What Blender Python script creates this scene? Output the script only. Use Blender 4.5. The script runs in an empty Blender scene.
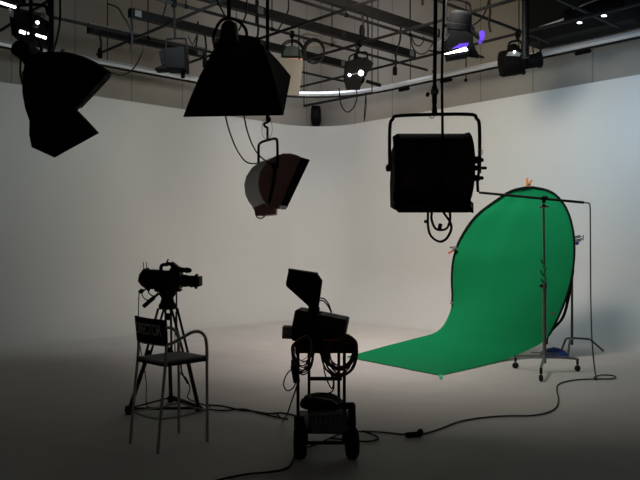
import bpy, math, random
from mathutils import Vector, Matrix
random.seed(7)
S = bpy.context.scene
COL = S.collection
F, HY, HC = 720.0, 246.0, 1.65          # focal length in px, horizon row, eye height
C0 = Vector((0, 18.1, 0))
UL = Vector((-.732, -.681, 0)).normalized()
UR = Vector((.681, -.732, 0)).normalized()
ZUP = Vector((0, 0, 1))

def P(px, py, Y): return Vector(((px-320)/F*Y, Y, HC+(HY-py)/F*Y))
def onz(px, py, z): return P(px, py, F*(z-HC)/(HY-py))
def fl(px, py, z=0.0):
    return P(px, py, F*(HC-z)/(py-HY))
def room(a, b, z): return C0 + UL*a + UR*b + ZUP*z
def ab(p):
    q = p-C0; return q.dot(UL), q.dot(UR)
def Y_on_b(px, b):
    k = (px-320)/F; return (C0.dot(-UR)-b)/(-(k*UR.x+UR.y))
def Y_on_a(px, a):
    k = (px-320)/F; return (C0.dot(-UL)-a)/(-(k*UL.x+UL.y))

# ------------------------------------------------------------------ materials
def mat(name, col, rough=.6, metal=0., noise=0., scale=8., bump=0., emit=None, estr=0., spec=.5, sheen=0.):
    m = bpy.data.materials.new(name); m.use_nodes = True
    nt = m.node_tree; b = nt.nodes['Principled BSDF']
    b.inputs['Base Color'].default_value = (*col, 1); b.inputs['Roughness'].default_value = rough
    b.inputs['Metallic'].default_value = metal; b.inputs['Specular IOR Level'].default_value = spec
    tc = nt.nodes.new('ShaderNodeTexCoord'); nz = nt.nodes.new('ShaderNodeTexNoise')
    nz.inputs['Scale'].default_value = scale; nz.inputs['Detail'].default_value = 6
    nt.links.new(tc.outputs['Object'], nz.inputs['Vector'])
    if noise:
        r = nt.nodes.new('ShaderNodeMix'); r.data_type = 'RGBA'
        r.inputs['A'].default_value = (*[c*(1-noise) for c in col], 1)
        r.inputs['B'].default_value = (*[min(1, c*(1+noise)) for c in col], 1)
        nt.links.new(nz.outputs['Fac'], r.inputs['Factor']); nt.links.new(r.outputs['Result'], b.inputs['Base Color'])
    if bump:
        bp = nt.nodes.new('ShaderNodeBump'); bp.inputs['Strength'].default_value = bump; bp.inputs['Distance'].default_value = .01
        nt.links.new(nz.outputs['Fac'], bp.inputs['Height']); nt.links.new(bp.outputs['Normal'], b.inputs['Normal'])
    if emit:
        b.inputs['Emission Color'].default_value = (*emit, 1); b.inputs['Emission Strength'].default_value = estr
    return m
M = dict(
 cyc=mat('white_paint', (.74, .72, .69), .75, noise=.03, scale=1.2, spec=.25),
 floor=mat('white_floor_paint', (.70, .67, .64), .7, noise=.10, scale=2.5, spec=.3),
 ceil=mat('dark_ceiling', (.10, .10, .095), .9, noise=.2),
 drape=mat('black_drape', (.02, .02, .02), .95, noise=.3),
 black=mat('black_metal', (.020, .018, .019), .6, noise=.3, scale=20, spec=.2),
 lampblk=mat('lamp_black_enamel', (.0028, .0026, .0028), .7, noise=.3, scale=20, spec=.05),
 gcable=mat('grid_cable_rubber', (.009, .0085, .009), .7, noise=.2, scale=30, spec=.2),
 stand=mat('dark_stand_steel', (.10, .095, .09), .5, .3, noise=.3, scale=18),
 fab=mat('black_fabric', (.014, .012, .014), .95, noise=.3, scale=40, spec=.1),
 pipe=mat('dark_pipe', (.009, .0085, .009), .55, noise=.35, scale=6, spec=.25),
 race=mat('raceway_metal', (.0065, .006, .0065), .6, noise=.3, scale=5, spec=.2),
 outlet=mat('outlet_plate', (.16, .16, .16), .6, noise=.2),
 rub=mat('black_rubber', (.024, .023, .023), .8, noise=.3, scale=30, spec=.2),
 cable=mat('cable_rubber', (.034, .034, .030), .6, noise=.2, scale=30),
 redcable=mat('dark_red_cable', (.13, .03, .035), .6, noise=.2, scale=30),
 maroon=mat('maroon_enamel', (.42, .21, .18), .5, noise=.25, scale=6),
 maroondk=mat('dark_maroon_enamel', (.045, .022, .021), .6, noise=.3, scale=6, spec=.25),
 barrel=mat('grey_enamel', (.72, .67, .60), .5, noise=.15, scale=6),
 steel=mat('worn_steel', (.28, .27, .25), .42, .7, noise=.35, scale=18),
 chrome=mat('chrome', (.62, .62, .62), .25, 1., noise=.1),
 alu=mat('aluminium_track', (.86, .86, .87), .32, .6, noise=.12, scale=3),
 green=mat('chroma_green_cloth', (.006, .25, .088), .85, noise=.05, scale=3, bump=.12, spec=.1),
 tape=mat('bright_green_tape', (.03, .62, .25), .6, noise=.1),
 orange=mat('orange_plastic', (.75, .22, .03), .5, noise=.1),
 redtip=mat('orange_red_plastic', (.65, .12, .05), .5, noise=.1),
 blue=mat('blue_sandbag', (.02, .06, .32), .8, noise=.25, scale=25, bump=.4),
 bluek=mat('blue_knob', (.03, .09, .35), .5, noise=.1),
 chairm=mat('grey_chair_tube', (.48, .44, .41), .45, .3, noise=.2, scale=20),
 seat=mat('dark_grey_seat', (.30, .29, .28), .7, noise=.2, scale=30),
 letter=mat('faded_white_print', (.60, .58, .56), .9, noise=.3, scale=30),
 glass=mat('dark_glass', (.01, .01, .014), .12, noise=.1, spec=.6),
 beige=mat('beige_box', (.30, .27, .23), .6, noise=.2),
 card=mat('pale_card', (.17, .155, .135), .7, noise=.08),
 pale=mat('pale_cable', (.42, .38, .33), .6, noise=.15),
 dkgreen=mat('dark_green_enamel', (.008, .024, .019), .5, noise=.3),
 redstripe=mat('red_stripe', (.30, .04, .04), .7, noise=.2),
 crate=mat('grey_crate', (.10, .097, .095), .7, noise=.25, scale=15),
 ribs=mat('pale_crate_print', (.25, .24, .235), .8, noise=.2),
 duct=mat('black_duct', (.0045, .005, .005), .7, noise=.4, scale=2, spec=.15),
 purple=mat('purple_lamp_flare', (.06, .02, .35), .4, noise=.1, emit=(.16, .06, .8), estr=.5),  # lamp flare painted as a purple emissive colour
 lamp=mat('glowing_lens', (1, 1, 1), .4, noise=.02, emit=(.95, .95, 1.), estr=9.),
 lamp_hilite=mat('lamp_and_highlight_glow', (1, 1, 1), .4, noise=.02, emit=(.85, .9, 1.), estr=5.),  # shared by dim lamps and painted highlights
 diff=mat('white_diffusion', (.6, .6, .58), .8, noise=.05),
)
# upper wall: beige boards with vertical seams
def wallmat():
    m = mat('beige_wall_boards', (.40, .36, .31), .85, noise=.12, scale=1.3, spec=.2)
    nt = m.node_tree; b = nt.nodes['Principled BSDF']
    src = b.inputs['Base Color'].links[0].from_socket
    tc = nt.nodes.new('ShaderNodeTexCoord'); sp = nt.nodes.new('ShaderNodeSeparateXYZ')
    nt.links.new(tc.outputs['Object'], sp.inputs[0])
    def math_(op, a, v):
        n = nt.nodes.new('ShaderNodeMath'); n.operation = op
        nt.links.new(a, n.inputs[0]); n.inputs[1].default_value = v; return n.outputs[0]
    f = math_('FRACT', math_('MULTIPLY', sp.outputs['X'], 1/1.22), 0)
    seam = math_('LESS_THAN', f, .022)
    mx = nt.nodes.new('ShaderNodeMix'); mx.data_type = 'RGBA'
    nt.links.new(math_('MULTIPLY', seam, .45), mx.inputs['Factor'])
    nt.links.new(src, mx.inputs['A']); mx.inputs['B'].default_value = (.10, .09, .075, 1)
    nt.links.new(mx.outputs['Result'], b.inputs['Base Color'])
    return m
M['wall'] = wallmat()

# ------------------------------------------------------------------ mesh builder
WM = {}                                             # world matrix of every object made here
def frame(d, up=ZUP):
    d = d.normalized(); x = up.cross(d)
    if x.length < 1e-4: x = Vector((1, 0, 0)).cross(d)
    if x.length < 1e-4: x = Vector((0, 1, 0)).cross(d)
    x.normalize(); y = d.cross(x)
    return Matrix((x, y, d)).transposed()
def smooth_path(pts, n=6):
    pts = [Vector(p) for p in pts]; out = []
    if len(pts) < 3: return pts
    for i in range(len(pts)-1):
        p0 = pts[max(i-1, 0)]; p1 = pts[i]; p2 = pts[i+1]; p3 = pts[min(i+2, len(pts)-1)]
        for k in range(n):
            t = k/n
            out.append(.5*((2*p1)+(p2-p0)*t+(2*p0-5*p1+4*p2-p3)*t*t+(3*p1-p0-3*p2+p3)*t**3))
    out.append(pts[-1]); return out
class MB:
    def __init__(s): s.v = []; s.f = []
    def loft(s, rings, closed=True, cap=True):
        n0 = len(s.v); m = len(rings[0])
        for r in rings: s.v += [Vector(p) for p in r]
        for i in range(len(rings)-1):
            for j in range(m if closed else m-1):
                a = n0+i*m+j; b = n0+i*m+(j+1) % m
                s.f.append((a, b, b+m, a+m))
        if cap and closed:
            s.f.append(tuple(n0+j for j in reversed(range(m))))
            s.f.append(tuple(n0+(len(rings)-1)*m+j for j in range(m)))
        return s
    def box(s, c, size, R=None, bev=0.0):
        c = Vector(c); R = R or Matrix.Identity(3)
        x, y, z = [k/2 for k in size]; b = min(bev, .45*min(size)*1.0) if bev else 0
        if not b:
            r = lambda h: [c+R @ Vector(q) for q in ((-x, -y, h), (x, -y, h), (x, y, h), (-x, y, h))]
            return s.loft([r(-z), r(z)])
        def r(h, i):
            X, Y2 = x-i, y-i
            return [c+R @ Vector(q) for q in ((-X+b, -Y2, h), (X-b, -Y2, h), (X, -Y2+b, h), (X, Y2-b, h), (X-b, Y2, h), (-X+b, Y2, h), (-X, Y2-b, h), (-X, -Y2+b, h))]
        return s.loft([r(-z, b*.8), r(-z+b, 0), r(z-b, 0), r(z, b*.8)])
    def tube(s, pts, r, n=8, smooth=0, closed=False):
        pts = smooth_path(pts, smooth) if smooth else [Vector(p) for p in pts]
        rr = r if isinstance(r, (list, tuple)) else None
        up = None; rings = []; L = len(pts)
        for i, p in enumerate(pts):
            d = pts[min(i+1, L-1)]-pts[max(i-1, 0)]
            if d.length < 1e-9: d = Vector((0, 0, 1))
            d.normalize()
            if up is None: up = frame(d).col[0].copy()
            up = up-d*up.dot(d)
            if up.length < 1e-5: up = frame(d).col[0].copy()
            up.normalize(); w = d.cross(up)
            rad = (rr[0]+(rr[1]-rr[0])*i/max(1, L-1)) if rr else r
            rings.append([p+(up*math.cos(2*math.pi*k/n)+w*math.sin(2*math.pi*k/n))*rad for k in range(n)])
        return s.loft(rings)
    def lathe(s, prof, o, d, n=20):
        R = frame(Vector(d)); o = Vector(o)
        return s.loft([[o+R @ Vector((max(r, 1e-4)*math.cos(2*math.pi*k/n), max(r, 1e-4)*math.sin(2*math.pi*k/n), h)) for k in range(n)] for r, h in prof])
    def prism(s, poly, depth, tap=0.0, tb=.25):
        """poly: world points; extruded to both sides along depth vector, edges rounded by tap."""
        poly = [Vector(p) for p in poly]; c = sum(poly, Vector())/len(poly); d = Vector(depth)
        sc = lambda k, h: [c+(p-c)*k+d*h for p in poly]
        if tap: return s.loft([sc(1-tap, -.5), sc(1, -.5+tb), sc(1, .5-tb), sc(1-tap, .5)])
        return s.loft([sc(1, -.5), sc(1, .5)])
    def px(s, pts, Y, thick, tap=0.0, tb=.25):
        return s.prism([P(x, y, Y) for x, y in pts], (0, thick, 0), tap, tb)
    def ball(s, c, r, n=12, sc=(1, 1, 1), R=None):
        c = Vector(c); R = R or Matrix.Identity(3)
        return s.loft([[c+R @ Vector((r*sc[0]*math.sin(t)*math.cos(2*math.pi*k/n), r*sc[1]*math.sin(t)*math.sin(2*math.pi*k/n), -r*sc[2]*math.cos(t))) for k in range(n)]
                       for t in [max(.02, min(math.pi-.02, math.pi*i/(n//2+2))) for i in range(n//2+3)]])
    def build(s, name, m, parent=None, origin=None, smooth=True, ang=40):
        W = WM[parent] if parent else Matrix.Identity(4)
        if parent is None:
            if origin is None:
                xs = [v.x for v in s.v]; ys = [v.y for v in s.v]; zs = [v.z for v in s.v]
                origin = Vector(((min(xs)+max(xs))/2, (min(ys)+max(ys))/2, min(zs)))
            W = Matrix.Translation(origin)
        Wi = W.inverted()
        me = bpy.data.meshes.new(name)
        me.from_pydata([Wi @ v for v in s.v], [], s.f); me.validate()
        import bmesh
        bm = bmesh.new(); bm.from_mesh(me); bmesh.ops.recalc_face_normals(bm, faces=bm.faces); bm.to_mesh(me); bm.free()
        if smooth:
            me.polygons.foreach_set('use_smooth', [True]*len(me.polygons)); me.set_sharp_from_angle(angle=math.radians(ang))
        me.materials.append(m); me.update()
        o = bpy.data.objects.new(name, me); COL.objects.link(o)
        if parent: o.parent = parent
        else: o.location = origin
        WM[o] = W
        return o
def tag(o, label, cat, group=None, kind=None):
    o['label'] = label; o['category'] = cat
    if group: o['group'] = group
    if kind: o['kind'] = kind
    return o
def thing(name, label, cat, loc, group=None, R=None):
    o = bpy.data.objects.new(name, None); COL.objects.link(o); o.empty_display_size = .1
    W = Matrix.Translation(Vector(loc)) @ (R.to_4x4() if R else Matrix.Identity(4))
    o.matrix_basis = W; WM[o] = W
    return tag(o, label, cat, group)
def struct(o): o['kind'] = 'structure'; return o
def tube1(name, pts, r, m, parent=None, smooth=0, n=8): return MB().tube(pts, r, n, smooth).build(name, m, parent)

# ------------------------------------------------------------------ camera
cam = bpy.data.cameras.new('camera'); co = bpy.data.objects.new('camera', cam); COL.objects.link(co)
co.location = (0, 0, HC); co.rotation_euler = (math.pi/2, 0, 0)
cam.sensor_width = 36; cam.lens = 36*F/640; cam.shift_y = 6/640; cam.clip_end = 100
S.camera = co

# ------------------------------------------------------------------ setting
CT, RC, RV = 4.57, 1.2, 1.25           # cyclorama height, cove radius, corner radius
AMAX, BMAX, ZC = 16.0, 17.5, 8.2
fb = MB(); fb.loft([[room(-.5, -.5, -.1), room(AMAX, -.5, -.1), room(AMAX, BMAX, -.1), room(-.5, BMAX, -.1)],
                    [room(-.5, -.5, 0), room(AMAX, -.5, 0), room(AMAX, BMAX, 0), room(-.5, BMAX, 0)]])
struct(fb.build('floor', M['floor'], smooth=False, origin=Vector((0, 0, 0))))
path = []                               # (point a,b ; inward normal a,b)
for i in range(13): path.append(((AMAX-(AMAX-RV)*i/12, 0), (0, 1)))
for i in range(1, 16):
    t = math.pi/2*i/16; path.append(((RV-RV*math.sin(t), RV-RV*math.cos(t)), (math.sin(t), math.cos(t))))
for i in range(13): path.append(((0, RV+(BMAX-RV)*i/12), (1, 0)))
prof = [(RC, .002)]+[(RC-RC*math.sin(math.pi/2*i/14), RC-RC*math.cos(math.pi/2*i/14)+.002) for i in range(1, 15)]+[(0, 2.2), (0, 3.4), (0, CT), (-.36, CT)]
cy = MB(); cy.loft([[room(p[0]+n[0]*d, p[1]+n[1]*d, z) for d, z in prof] for p, n in path], closed=False, cap=False)
struct(cy.build('wall_back', M['cyc'], origin=C0, ang=60))
def wall(name, p0, p1, m, z0=0, z1=ZC, th=.15, out=None):
    d = (p1-p0); L = d.length; R = Matrix((d.normalized(), ZUP.cross(d.normalized()), ZUP)).transposed()
    W = Matrix.Translation(p0) @ R.to_4x4()
    me = bpy.data.meshes.new(name); b = MB().box((L/2, th/2*out, (z0+z1)/2), (L, th, z1-z0))
    me.from_pydata(b.v, [], b.f); me.materials.append(m)
    o = bpy.data.objects.new(name, me); COL.objects.link(o); o.matrix_basis = W; WM[o] = W
    return struct(o)
wall('wall_left', room(AMAX, -.36, 0), room(-.36, -.36, 0), M['wall'], out=1)
wall('wall_right', room(-.36, -.36, 0), room(-.36, BMAX, 0), M['wall'], out=1)
wall('wall_front', room(AMAX, BMAX, 0), room(AMAX, -.36, 0), M['drape'], out=1)
wall('wall_side', room(-.36, BMAX, 0), room(AMAX, BMAX, 0), M['drape'], out=1)
cb = MB(); cb.loft([[room(-.5, -.5, z), room(AMAX, -.5, z), room(AMAX, BMAX, z), room(-.5, BMAX, z)] for z in (ZC, ZC+.1)])
struct(cb.build('ceiling', M['ceil'], smooth=False))

# ------------------------------------------------------------------ overhead grid
ZB, ZA, ZR = 5.12, 5.168, 5.26
A_P = {'b1': 6.85, 'b2': 5.49, 'b3': 4.17, 'b4': 2.34}
ordl = ['outermost', 'second', 'third', 'fourth', 'fifth', 'sixth', 'seventh']
A_all = [(2.34, 'nearest to the left wall'), (4.17, 'second out from the left wall'), (5.49, 'third out from the left wall'),
         (6.85, 'above the grey barrelled softlight'), (8.05, 'above the wide black softbox'), (8.89, 'above the big black softlight')]
for b, w in A_all:
    tag(tube1('grid_pipe', [room(.95, b, ZA), room(15.2, b, ZA)], .024, M['pipe'], n=10),
        'black lighting grid pipe parallel to the left wall, ' + w, 'pipe', 'pipes of the lighting grid')
B_all = [(1.95, 'nearest to the right wall'), (3.42, 'second out from the right wall'), (4.86, 'third out from the right wall'), (6.4, 'fourth out from the right wall'), (8.2, 'farthest out over the left camera')]
for a, w in B_all:
    tag(tube1('grid_pipe', [room(a, .95, ZB), room(a, 15.5, ZB)], .024, M['pipe'], n=10),
        'black lighting grid pipe parallel to the right wall, ' + w, 'pipe', 'pipes of the lighting grid')
# raceways (power strips)
race_spec = [((300, -11), (437, 34), 'nearest to the camera, ending beside the purple lit spotlight'),
             ((150, -22), (410, 56), 'second from the camera, crossing the middle of the frame'),
             ((133, 11), (342, 66), 'third from the camera, ending left of the lit diamond lamp'),
             ((88, 29), (204, 54), 'closest to the left wall with a pale top edge')]
RACES = []
for k, (p, q, w) in enumerate(race_spec):
    A, B = onz(*p, ZR), onz(*q, ZR); a0, b0 = ab(A); a1, b1 = ab(B); b = (b0+b1)/2
    t = thing('power_raceway', 'black power raceway box, ' + w, 'raceway', room((a0+a1)/2, b, ZR-.07), 'power raceways of the grid')
    RT = Matrix((UL, UR, ZUP)).transposed()
    MB().box(room((a0+a1)/2, b, ZR), (abs(a0-a1), .10, .135), RT).build('channel', M['race'], t, smooth=False)
    if k == 3: MB().box(room((a0+a1)/2, b+.02, ZR+.085), (abs(a0-a1), .08, .03), RT).build('lid', M['card'], t, smooth=False)
    n = max(2, int(abs(a0-a1)/1.3))
    for i in range(n):
        a = min(a0, a1)+.12+i*(abs(a0-a1)-.24)/(n-1)
        MB().box(room(a, b+.052, ZR), (.11, .012, .10), RT).build('outlet_plate', M['outlet'] if i % 2 == 0 else M['black'], t, smooth=False)
    RACES.append((a0, a1, b))
# pigtail connectors hanging below the raceways: (px of the drop, raceway, length, thickness)
pig = [(131, 2, .42, 'at its left end'), (205, 2, .55, 'above the boxy dark floodlight'), (257, 1, .50, 'right of the wide softbox head'), (362, 0, .34, 'over the lit diamond lamp'), (356, 1, .36, 'just above the lit diamond lamp'), (395, 1, .40, 'beside the raceway end'), (100, 3, .38, 'above the left softbox')]
for px, k, L, w in pig:
    a0, a1, b = RACES[k]; Y = Y_on_b(px, b); x = (px-320)/F*Y
    t = thing('pigtail_plug', 'short black pigtail with plug under a raceway, ' + w, 'cable', (x, Y, ZR-.0675-L), 'pigtail plugs under the raceways')
    tube1('lead', [(x, Y, ZR-.07), (x+.02, Y, ZR-.07-L*.4), (x, Y, ZR-.07-L+.12)], .017, M['gcable'], t, smooth=4)
    MB().lathe([(.02, 0), (.04, .01), (.042, .12), (.025, .17)], (x, Y, ZR-.07-L), (0, 0, 1), 12).build('plug', M['lampblk'], t)
# hanger rods up to the ceiling: (px, pipe b)
rods = [(63, 6.85), (118, 5.49), (166, 5.49), (186, 4.17), (225, 5.49), (272, 4.17), (332, 4.17), (346, 5.49), (378, 2.34), (410, 5.49), (434, 4.17), (466, 4.17), (500, 4.17), (295, 6.85), (148, 2.34), (425, 2.34)]
place = ['far left above the left softbox', 'over the left raceways', 'left of the boxy floodlight', 'above the boxy dark floodlight', 'behind the softbox head', 'above the green dome lamp',
         'over the cable rings', 'left of the lit diamond lamp', 'right of the lit diamond lamp', 'near the middle raceway end', 'left of the tall drop pipe', 'over the purple lit spotlight',
         'beside the black duct', 'above the wide softbox right side', 'near the left wall track', 'near the right wall track']
for (px, b), w in zip(rods, place):
    Y = Y_on_b(px, b); x = (px-320)/F*Y
    t = thing('hanger_rod', 'thin black hanger rod from ceiling to grid pipe, ' + w, 'rod', (x, Y, ZA-.035), 'hanger rods of the grid')
    tube1('rod', [(x, Y, ZA+.02), (x, Y, ZC)], .011, M['pipe'], t, n=6)
    MB().lathe([(.03, -.03), (.034, 0), (.03, .03)], (x, Y, ZA), UL, 10).build('clamp', M['lampblk'], t)
# short wall pipe under the corner of the track
wp = [P(304, 106, 16.6), P(352, 96.5, 15.6), P(372, 93, 15.2)]
t = thing('wall_pipe', 'short black pipe slung below the silver track in the corner', 'pipe', wp[0])
tube1('pipe', wp, .03, M['pipe'], t); tube1('hanger', [wp[0], wp[0]+Vector((0, 0, 1.6-.02))], .012, M['pipe'], t)
tube1('hanger', [wp[2], wp[2]+Vector((0, 0, ZC-wp[2].z))], .012, M['pipe'], t)

# curtain track round two walls
tz, to, tr = 5.11, .55, 2.2
tp = [room(15.0, to, tz)] + [room(to+tr-tr*math.sin(x), to+tr-tr*math.cos(x), tz) for x in [math.pi/2*i/14 for i in range(15)]] + [room(to, 15, tz)]
t = thing('curtain_track', 'silver curved curtain track running round the corner above the white wall', 'track', tp[7])
def track(profile):
    rings = []
    for i, p in enumerate(tp):
        d = (tp[min(i+1, len(tp)-1)]-tp[max(i-1, 0)]).normalized(); s = ZUP.cross(d)
        rings.append([p+s*u+ZUP*v for u, v in profile])
    return MB().loft(rings)
track([(-.03, -.05), (.03, -.05), (.045, 0), (.03, .05), (-.03, .05), (-.045, 0)]).build('rail', M['alu'], t, ang=25)
track([(-.02, -.085), (.02, -.085), (.02, -.055), (-.02, -.055)]).build('lower_rail', M['race'], t)
for i, (a, b) in enumerate([(9, to), (6, to), (3, to), (to, 3.4), (to, 6), (to, 9), (to, 11)]):
    p = room(a, b, tz); tube1('hanger', [p+ZUP*.04, p+ZUP*(ZC-tz)], .01, M['pipe'], t, n=6)
# little dark carriers clipped to the track on the right wall
for px, w in [(404, 'left of the purple spotlight'), (446, 'below the purple spotlight'), (583, 'under the black duct')]:
    Y = Y_on_a(px, to); p = Vector(((px-320)/F*Y, Y, tz-.1))
    tag(MB().box(p-ZUP*.02, (.30, .07, .06), Matrix((UR, -UL, ZUP)).transposed(), .02).build('track_carrier', M['lampblk']), 'small dark carrier clipped under the silver track, ' + w, 'carrier', 'track carriers')

# big black duct by the right wall
da = .95
def on_a(px, a, z): Y = Y_on_a(px, a); return Vector(((px-320)/F*Y, Y, z))
d0, d1 = ab(on_a(522, da, 0))[1], ab(on_a(633, da, 0))[1]
t = thing('air_duct', 'large black air duct box hanging high along the right wall', 'duct', room(da-.3, (d0+d1)/2, 5.25))
RT = Matrix((UL, UR, ZUP)).transposed()
MB().box(room(da-.3, (d0+d1)/2, 6.35), (.6, d1-d0, 2.2), RT, .03).build('duct_shell', M['duct'], t)
tube1('handle_bar', [room(da+.03, d0+(d1-d0)*.10, 5.44), room(da+.03, d0+(d1-d0)*.42, 5.50)], .02, M['alu'], t)
MB().box(room(da+.05, d0+(d1-d0)*.68, 5.53), (.10, 1.0, .20), RT, .02).build('access_panel', M['lampblk'], t)
tube1('panel_bar', [room(da+.12, d0+(d1-d0)*.52, 5.60), room(da+.12, d0+(d1-d0)*.86, 5.68)], .016, M['chrome'], t)
for px_, py_ in ((579.5, 22.8), (604, 15.8)): MB().ball(P(px_, py_, Y_on_a(px_, da+.14)), .022, sc=(2, 1, .7)).build('bar_highlight', M['lamp_hilite'], t)  # white highlights painted as glowing balls along the bar
tube1('hanger', [room(da-.3, d0+.4, 7.42), room(da-.3, d0+.4, ZC)], .02, M['pipe'], t); tube1('hanger', [room(da-.3, d1-.4, 7.42), room(da-.3, d1-.4, ZC)], .02, M['pipe'], t)

# wall speaker in the corner
sp = P(316, 116, 18.2)
t = thing('wall_speaker', 'small dark loudspeaker mounted on the beige wall in the corner', 'speaker', sp-ZUP*.24)
n_in = (UL+UR).normalized(); RS = Matrix((ZUP.cross(n_in), n_in, ZUP)).transposed()
MB().loft([[sp+RS @ Vector((x*k, y, z)) for x, y, z in ((-.12, -.1, h), (.12, -.1, h), (.12, .12, h), (-.12, .12, h))] for h, k in ((-.24, .75), (-.12, 1), (.16, 1), (.24, .8))]).build('cabinet', M['lampblk'], t, smooth=False)
MB().box(sp+RS @ Vector((0, .13, 0)), (.18, .02, .34), RS, .01).build('grille', M['duct'], t)
tube1('bracket', [sp-n_in*.08, sp-n_in*.6], .03, M['lampblk'], t)

# ------------------------------------------------------------------ grid lamps
def lampfix(name, label, top, c, aim, r, L, lit=None, doors=((1, 70), (-1, 70)), side=((1, 60), (-1, 60)), mt='lampblk', group='spotlights in the grid', dl=1.2, colour=None, yw=1.0):
    """top: hanging point on the pipe; c: body centre; aim: direction; r,L body radius and length."""
    top, c, aim = Vector(top), Vector(c), Vector(aim).normalized()
    t = thing(name, label, 'lamp', c-ZUP*r*1.5, group)
    R = frame(aim); sx = R.col[0]; sy = R.col[1]
    MB().lathe([(r*.5, -L*.55), (r*.82, -L*.5), (r*.95, -L*.42), (r*.95, -L*.1), (r, -L*.08), (r, L*.1), (r*.95, L*.12), (r*.95, L*.4), (r*1.08, L*.42), (r*1.08, L*.5), (r*.9, L*.5)], c, aim, 20).build('housing', M[mt], t)
    MB().lathe([(r*.86, L*.49), (r*.8, L*.53), (r*.4, L*.56)], c, aim, 20).build('lens', M[lit] if lit else M['glass'], t)
    f = c+aim*L*.5; w = r*1.05
    def door(ax, out, ang, wid):
        a = math.radians(ang); d = out*math.cos(a)+aim*math.sin(a)
        b0 = f+out*w; ln = r*dl
        MB().prism([b0-ax*wid, b0+ax*wid, b0+d*ln+ax*wid*1.35, b0+d*ln-ax*wid*1.35], d.cross(ax).normalized()*.008).build('barn_door', M['lampblk'], t, smooth=False)
    for s, an in doors: door(sx, sy*s, an, w)
    for s, an in side: door(sy, sx*s, an, w*.8)
    # yoke in a vertical plane
    h = Vector((aim.y, -aim.x, 0)); h = h.normalized() if h.length > .05 else Vector((1, 0, 0))
    wy = r*1.25*yw; hy = min(r*2.2, (top.z-c.z)*.62)
    tube1('yoke', [c-h*wy, c-h*wy+ZUP*hy*.75, c-h*wy*.7+ZUP*hy, c+h*wy*.7+ZUP*hy, c+h*wy+ZUP*hy*.75, c+h*wy], .014, M['lampblk'], t, smooth=4)
    for s in (-1, 1): MB().lathe([(.02, 0), (.035, .01), (.035, .04), (.015, .05)], c+h*wy*s, h*s, 10).build('knob', M['lampblk'], t)
    q = c+ZUP*hy
    tube1('stem', [q, Vector((top.x, top.y, top.z))], .016, M['lampblk'], t)
    MB().box(Vector((top.x, top.y, top.z)), (.07, .07, .12), RT, .015).build('clamp', M['lampblk'], t)
    return t
def on_pipe(px, b=None, a=None):
    Y = Y_on_b(px, b) if b is not None else Y_on_a(px, a)
    return Vector(((px-320)/F*Y, Y, ZA if b is not None else ZB))
# purple lit spotlight
tp_ = on_pipe(461, a=4.86); Yp = tp_.y
L7 = lampfix('barn_door_spotlight', 'black barn door spotlight glowing white and purple beside the tall drop pipe', tp_, P(458.5, 27, Yp), (-.12, .25, -.92), .15, .36, 'lamp', doors=((1, 55), (-1, 62)), side=((1, 50), (-1, 50)), dl=1.25)
MB().px([(443, 43), (448, 36), (464, 33), (472, 37), (472, 45), (467.5, 57), (447, 60.5)], Yp-.18, .24, .06).build('shade', M['lampblk'], L7)
s7 = MB().loft([[P(x, y, Yp-.34) for x, y in ((444.5, 53.8), (466, 47), (468, 50.5), (445, 54.6))], [P(x, y, Yp-.32) for x, y in ((444.5, 53.8), (466, 47), (468, 50.5), (445, 54.6))]]).build('glowing_slot', M['lamp'], L7, smooth=False)
MB().px([(452, 48.6), (460, 43.6), (469, 43), (467.5, 46.2)], Yp-.33, .02).build('flare_edge', M['purple'], L7, smooth=False)  # purple flare of the lamp, painted as a glowing piece
MB().px([(480, 31.5), (483, 32), (484, 37), (482, 43), (479.5, 42.5), (479, 36)], Yp-.05, .16, .15).build('flare_patch', M['purple'], L7)  # more of the purple flare, given a solid glowing shape
tube1('flare_patch_arm', [P(470, 30, Yp), P(480, 38, Yp-.05)], .03, M['lampblk'], L7)
# lit diamond lamp
tp_ = on_pipe(360, a=3.42); Yp = tp_.y
L6 = lampfix('barn_door_spotlight', 'black lamp with diamond barn doors and one bright bulb near the corner', tp_, P(358, 70, Yp), (-.35, -.35, -.75), .17, .34, None, doors=(), side=())
MB().px([(345, 62), (366, 57.5), (373.5, 64), (362, 80), (360, 89.5), (346.5, 89.5), (343.5, 79)], Yp-.30, .16, .06).build('shade', M['lampblk'], L6)
MB().px([(343.5, 79), (362, 80), (360, 89.5), (346.5, 89.5)], Yp-.40, .03).build('barn_door', M['lampblk'], L6, smooth=False)
MB().px([(362, 80), (373.5, 64), (366, 57.5), (364, 66)], Yp-.40, .03).build('barn_door', M['lampblk'], L6, smooth=False)
tube1('handle', [P(366, 81, Yp-.2), P(381, 85.5, Yp-.2)], .03, M['lampblk'], L6)
MB().ball(P(361, 73, Yp-.42), .045).build('bulb', M['lamp'], L6)
MB().ball(P(349.5, 75, Yp-.41), .026).build('bulb', M['lamp'], L6)
tube1('reflector_edge', [P(350, 75, Yp-.40), P(360, 73.2, Yp-.40)], .014, M['chrome'], L6)
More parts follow.
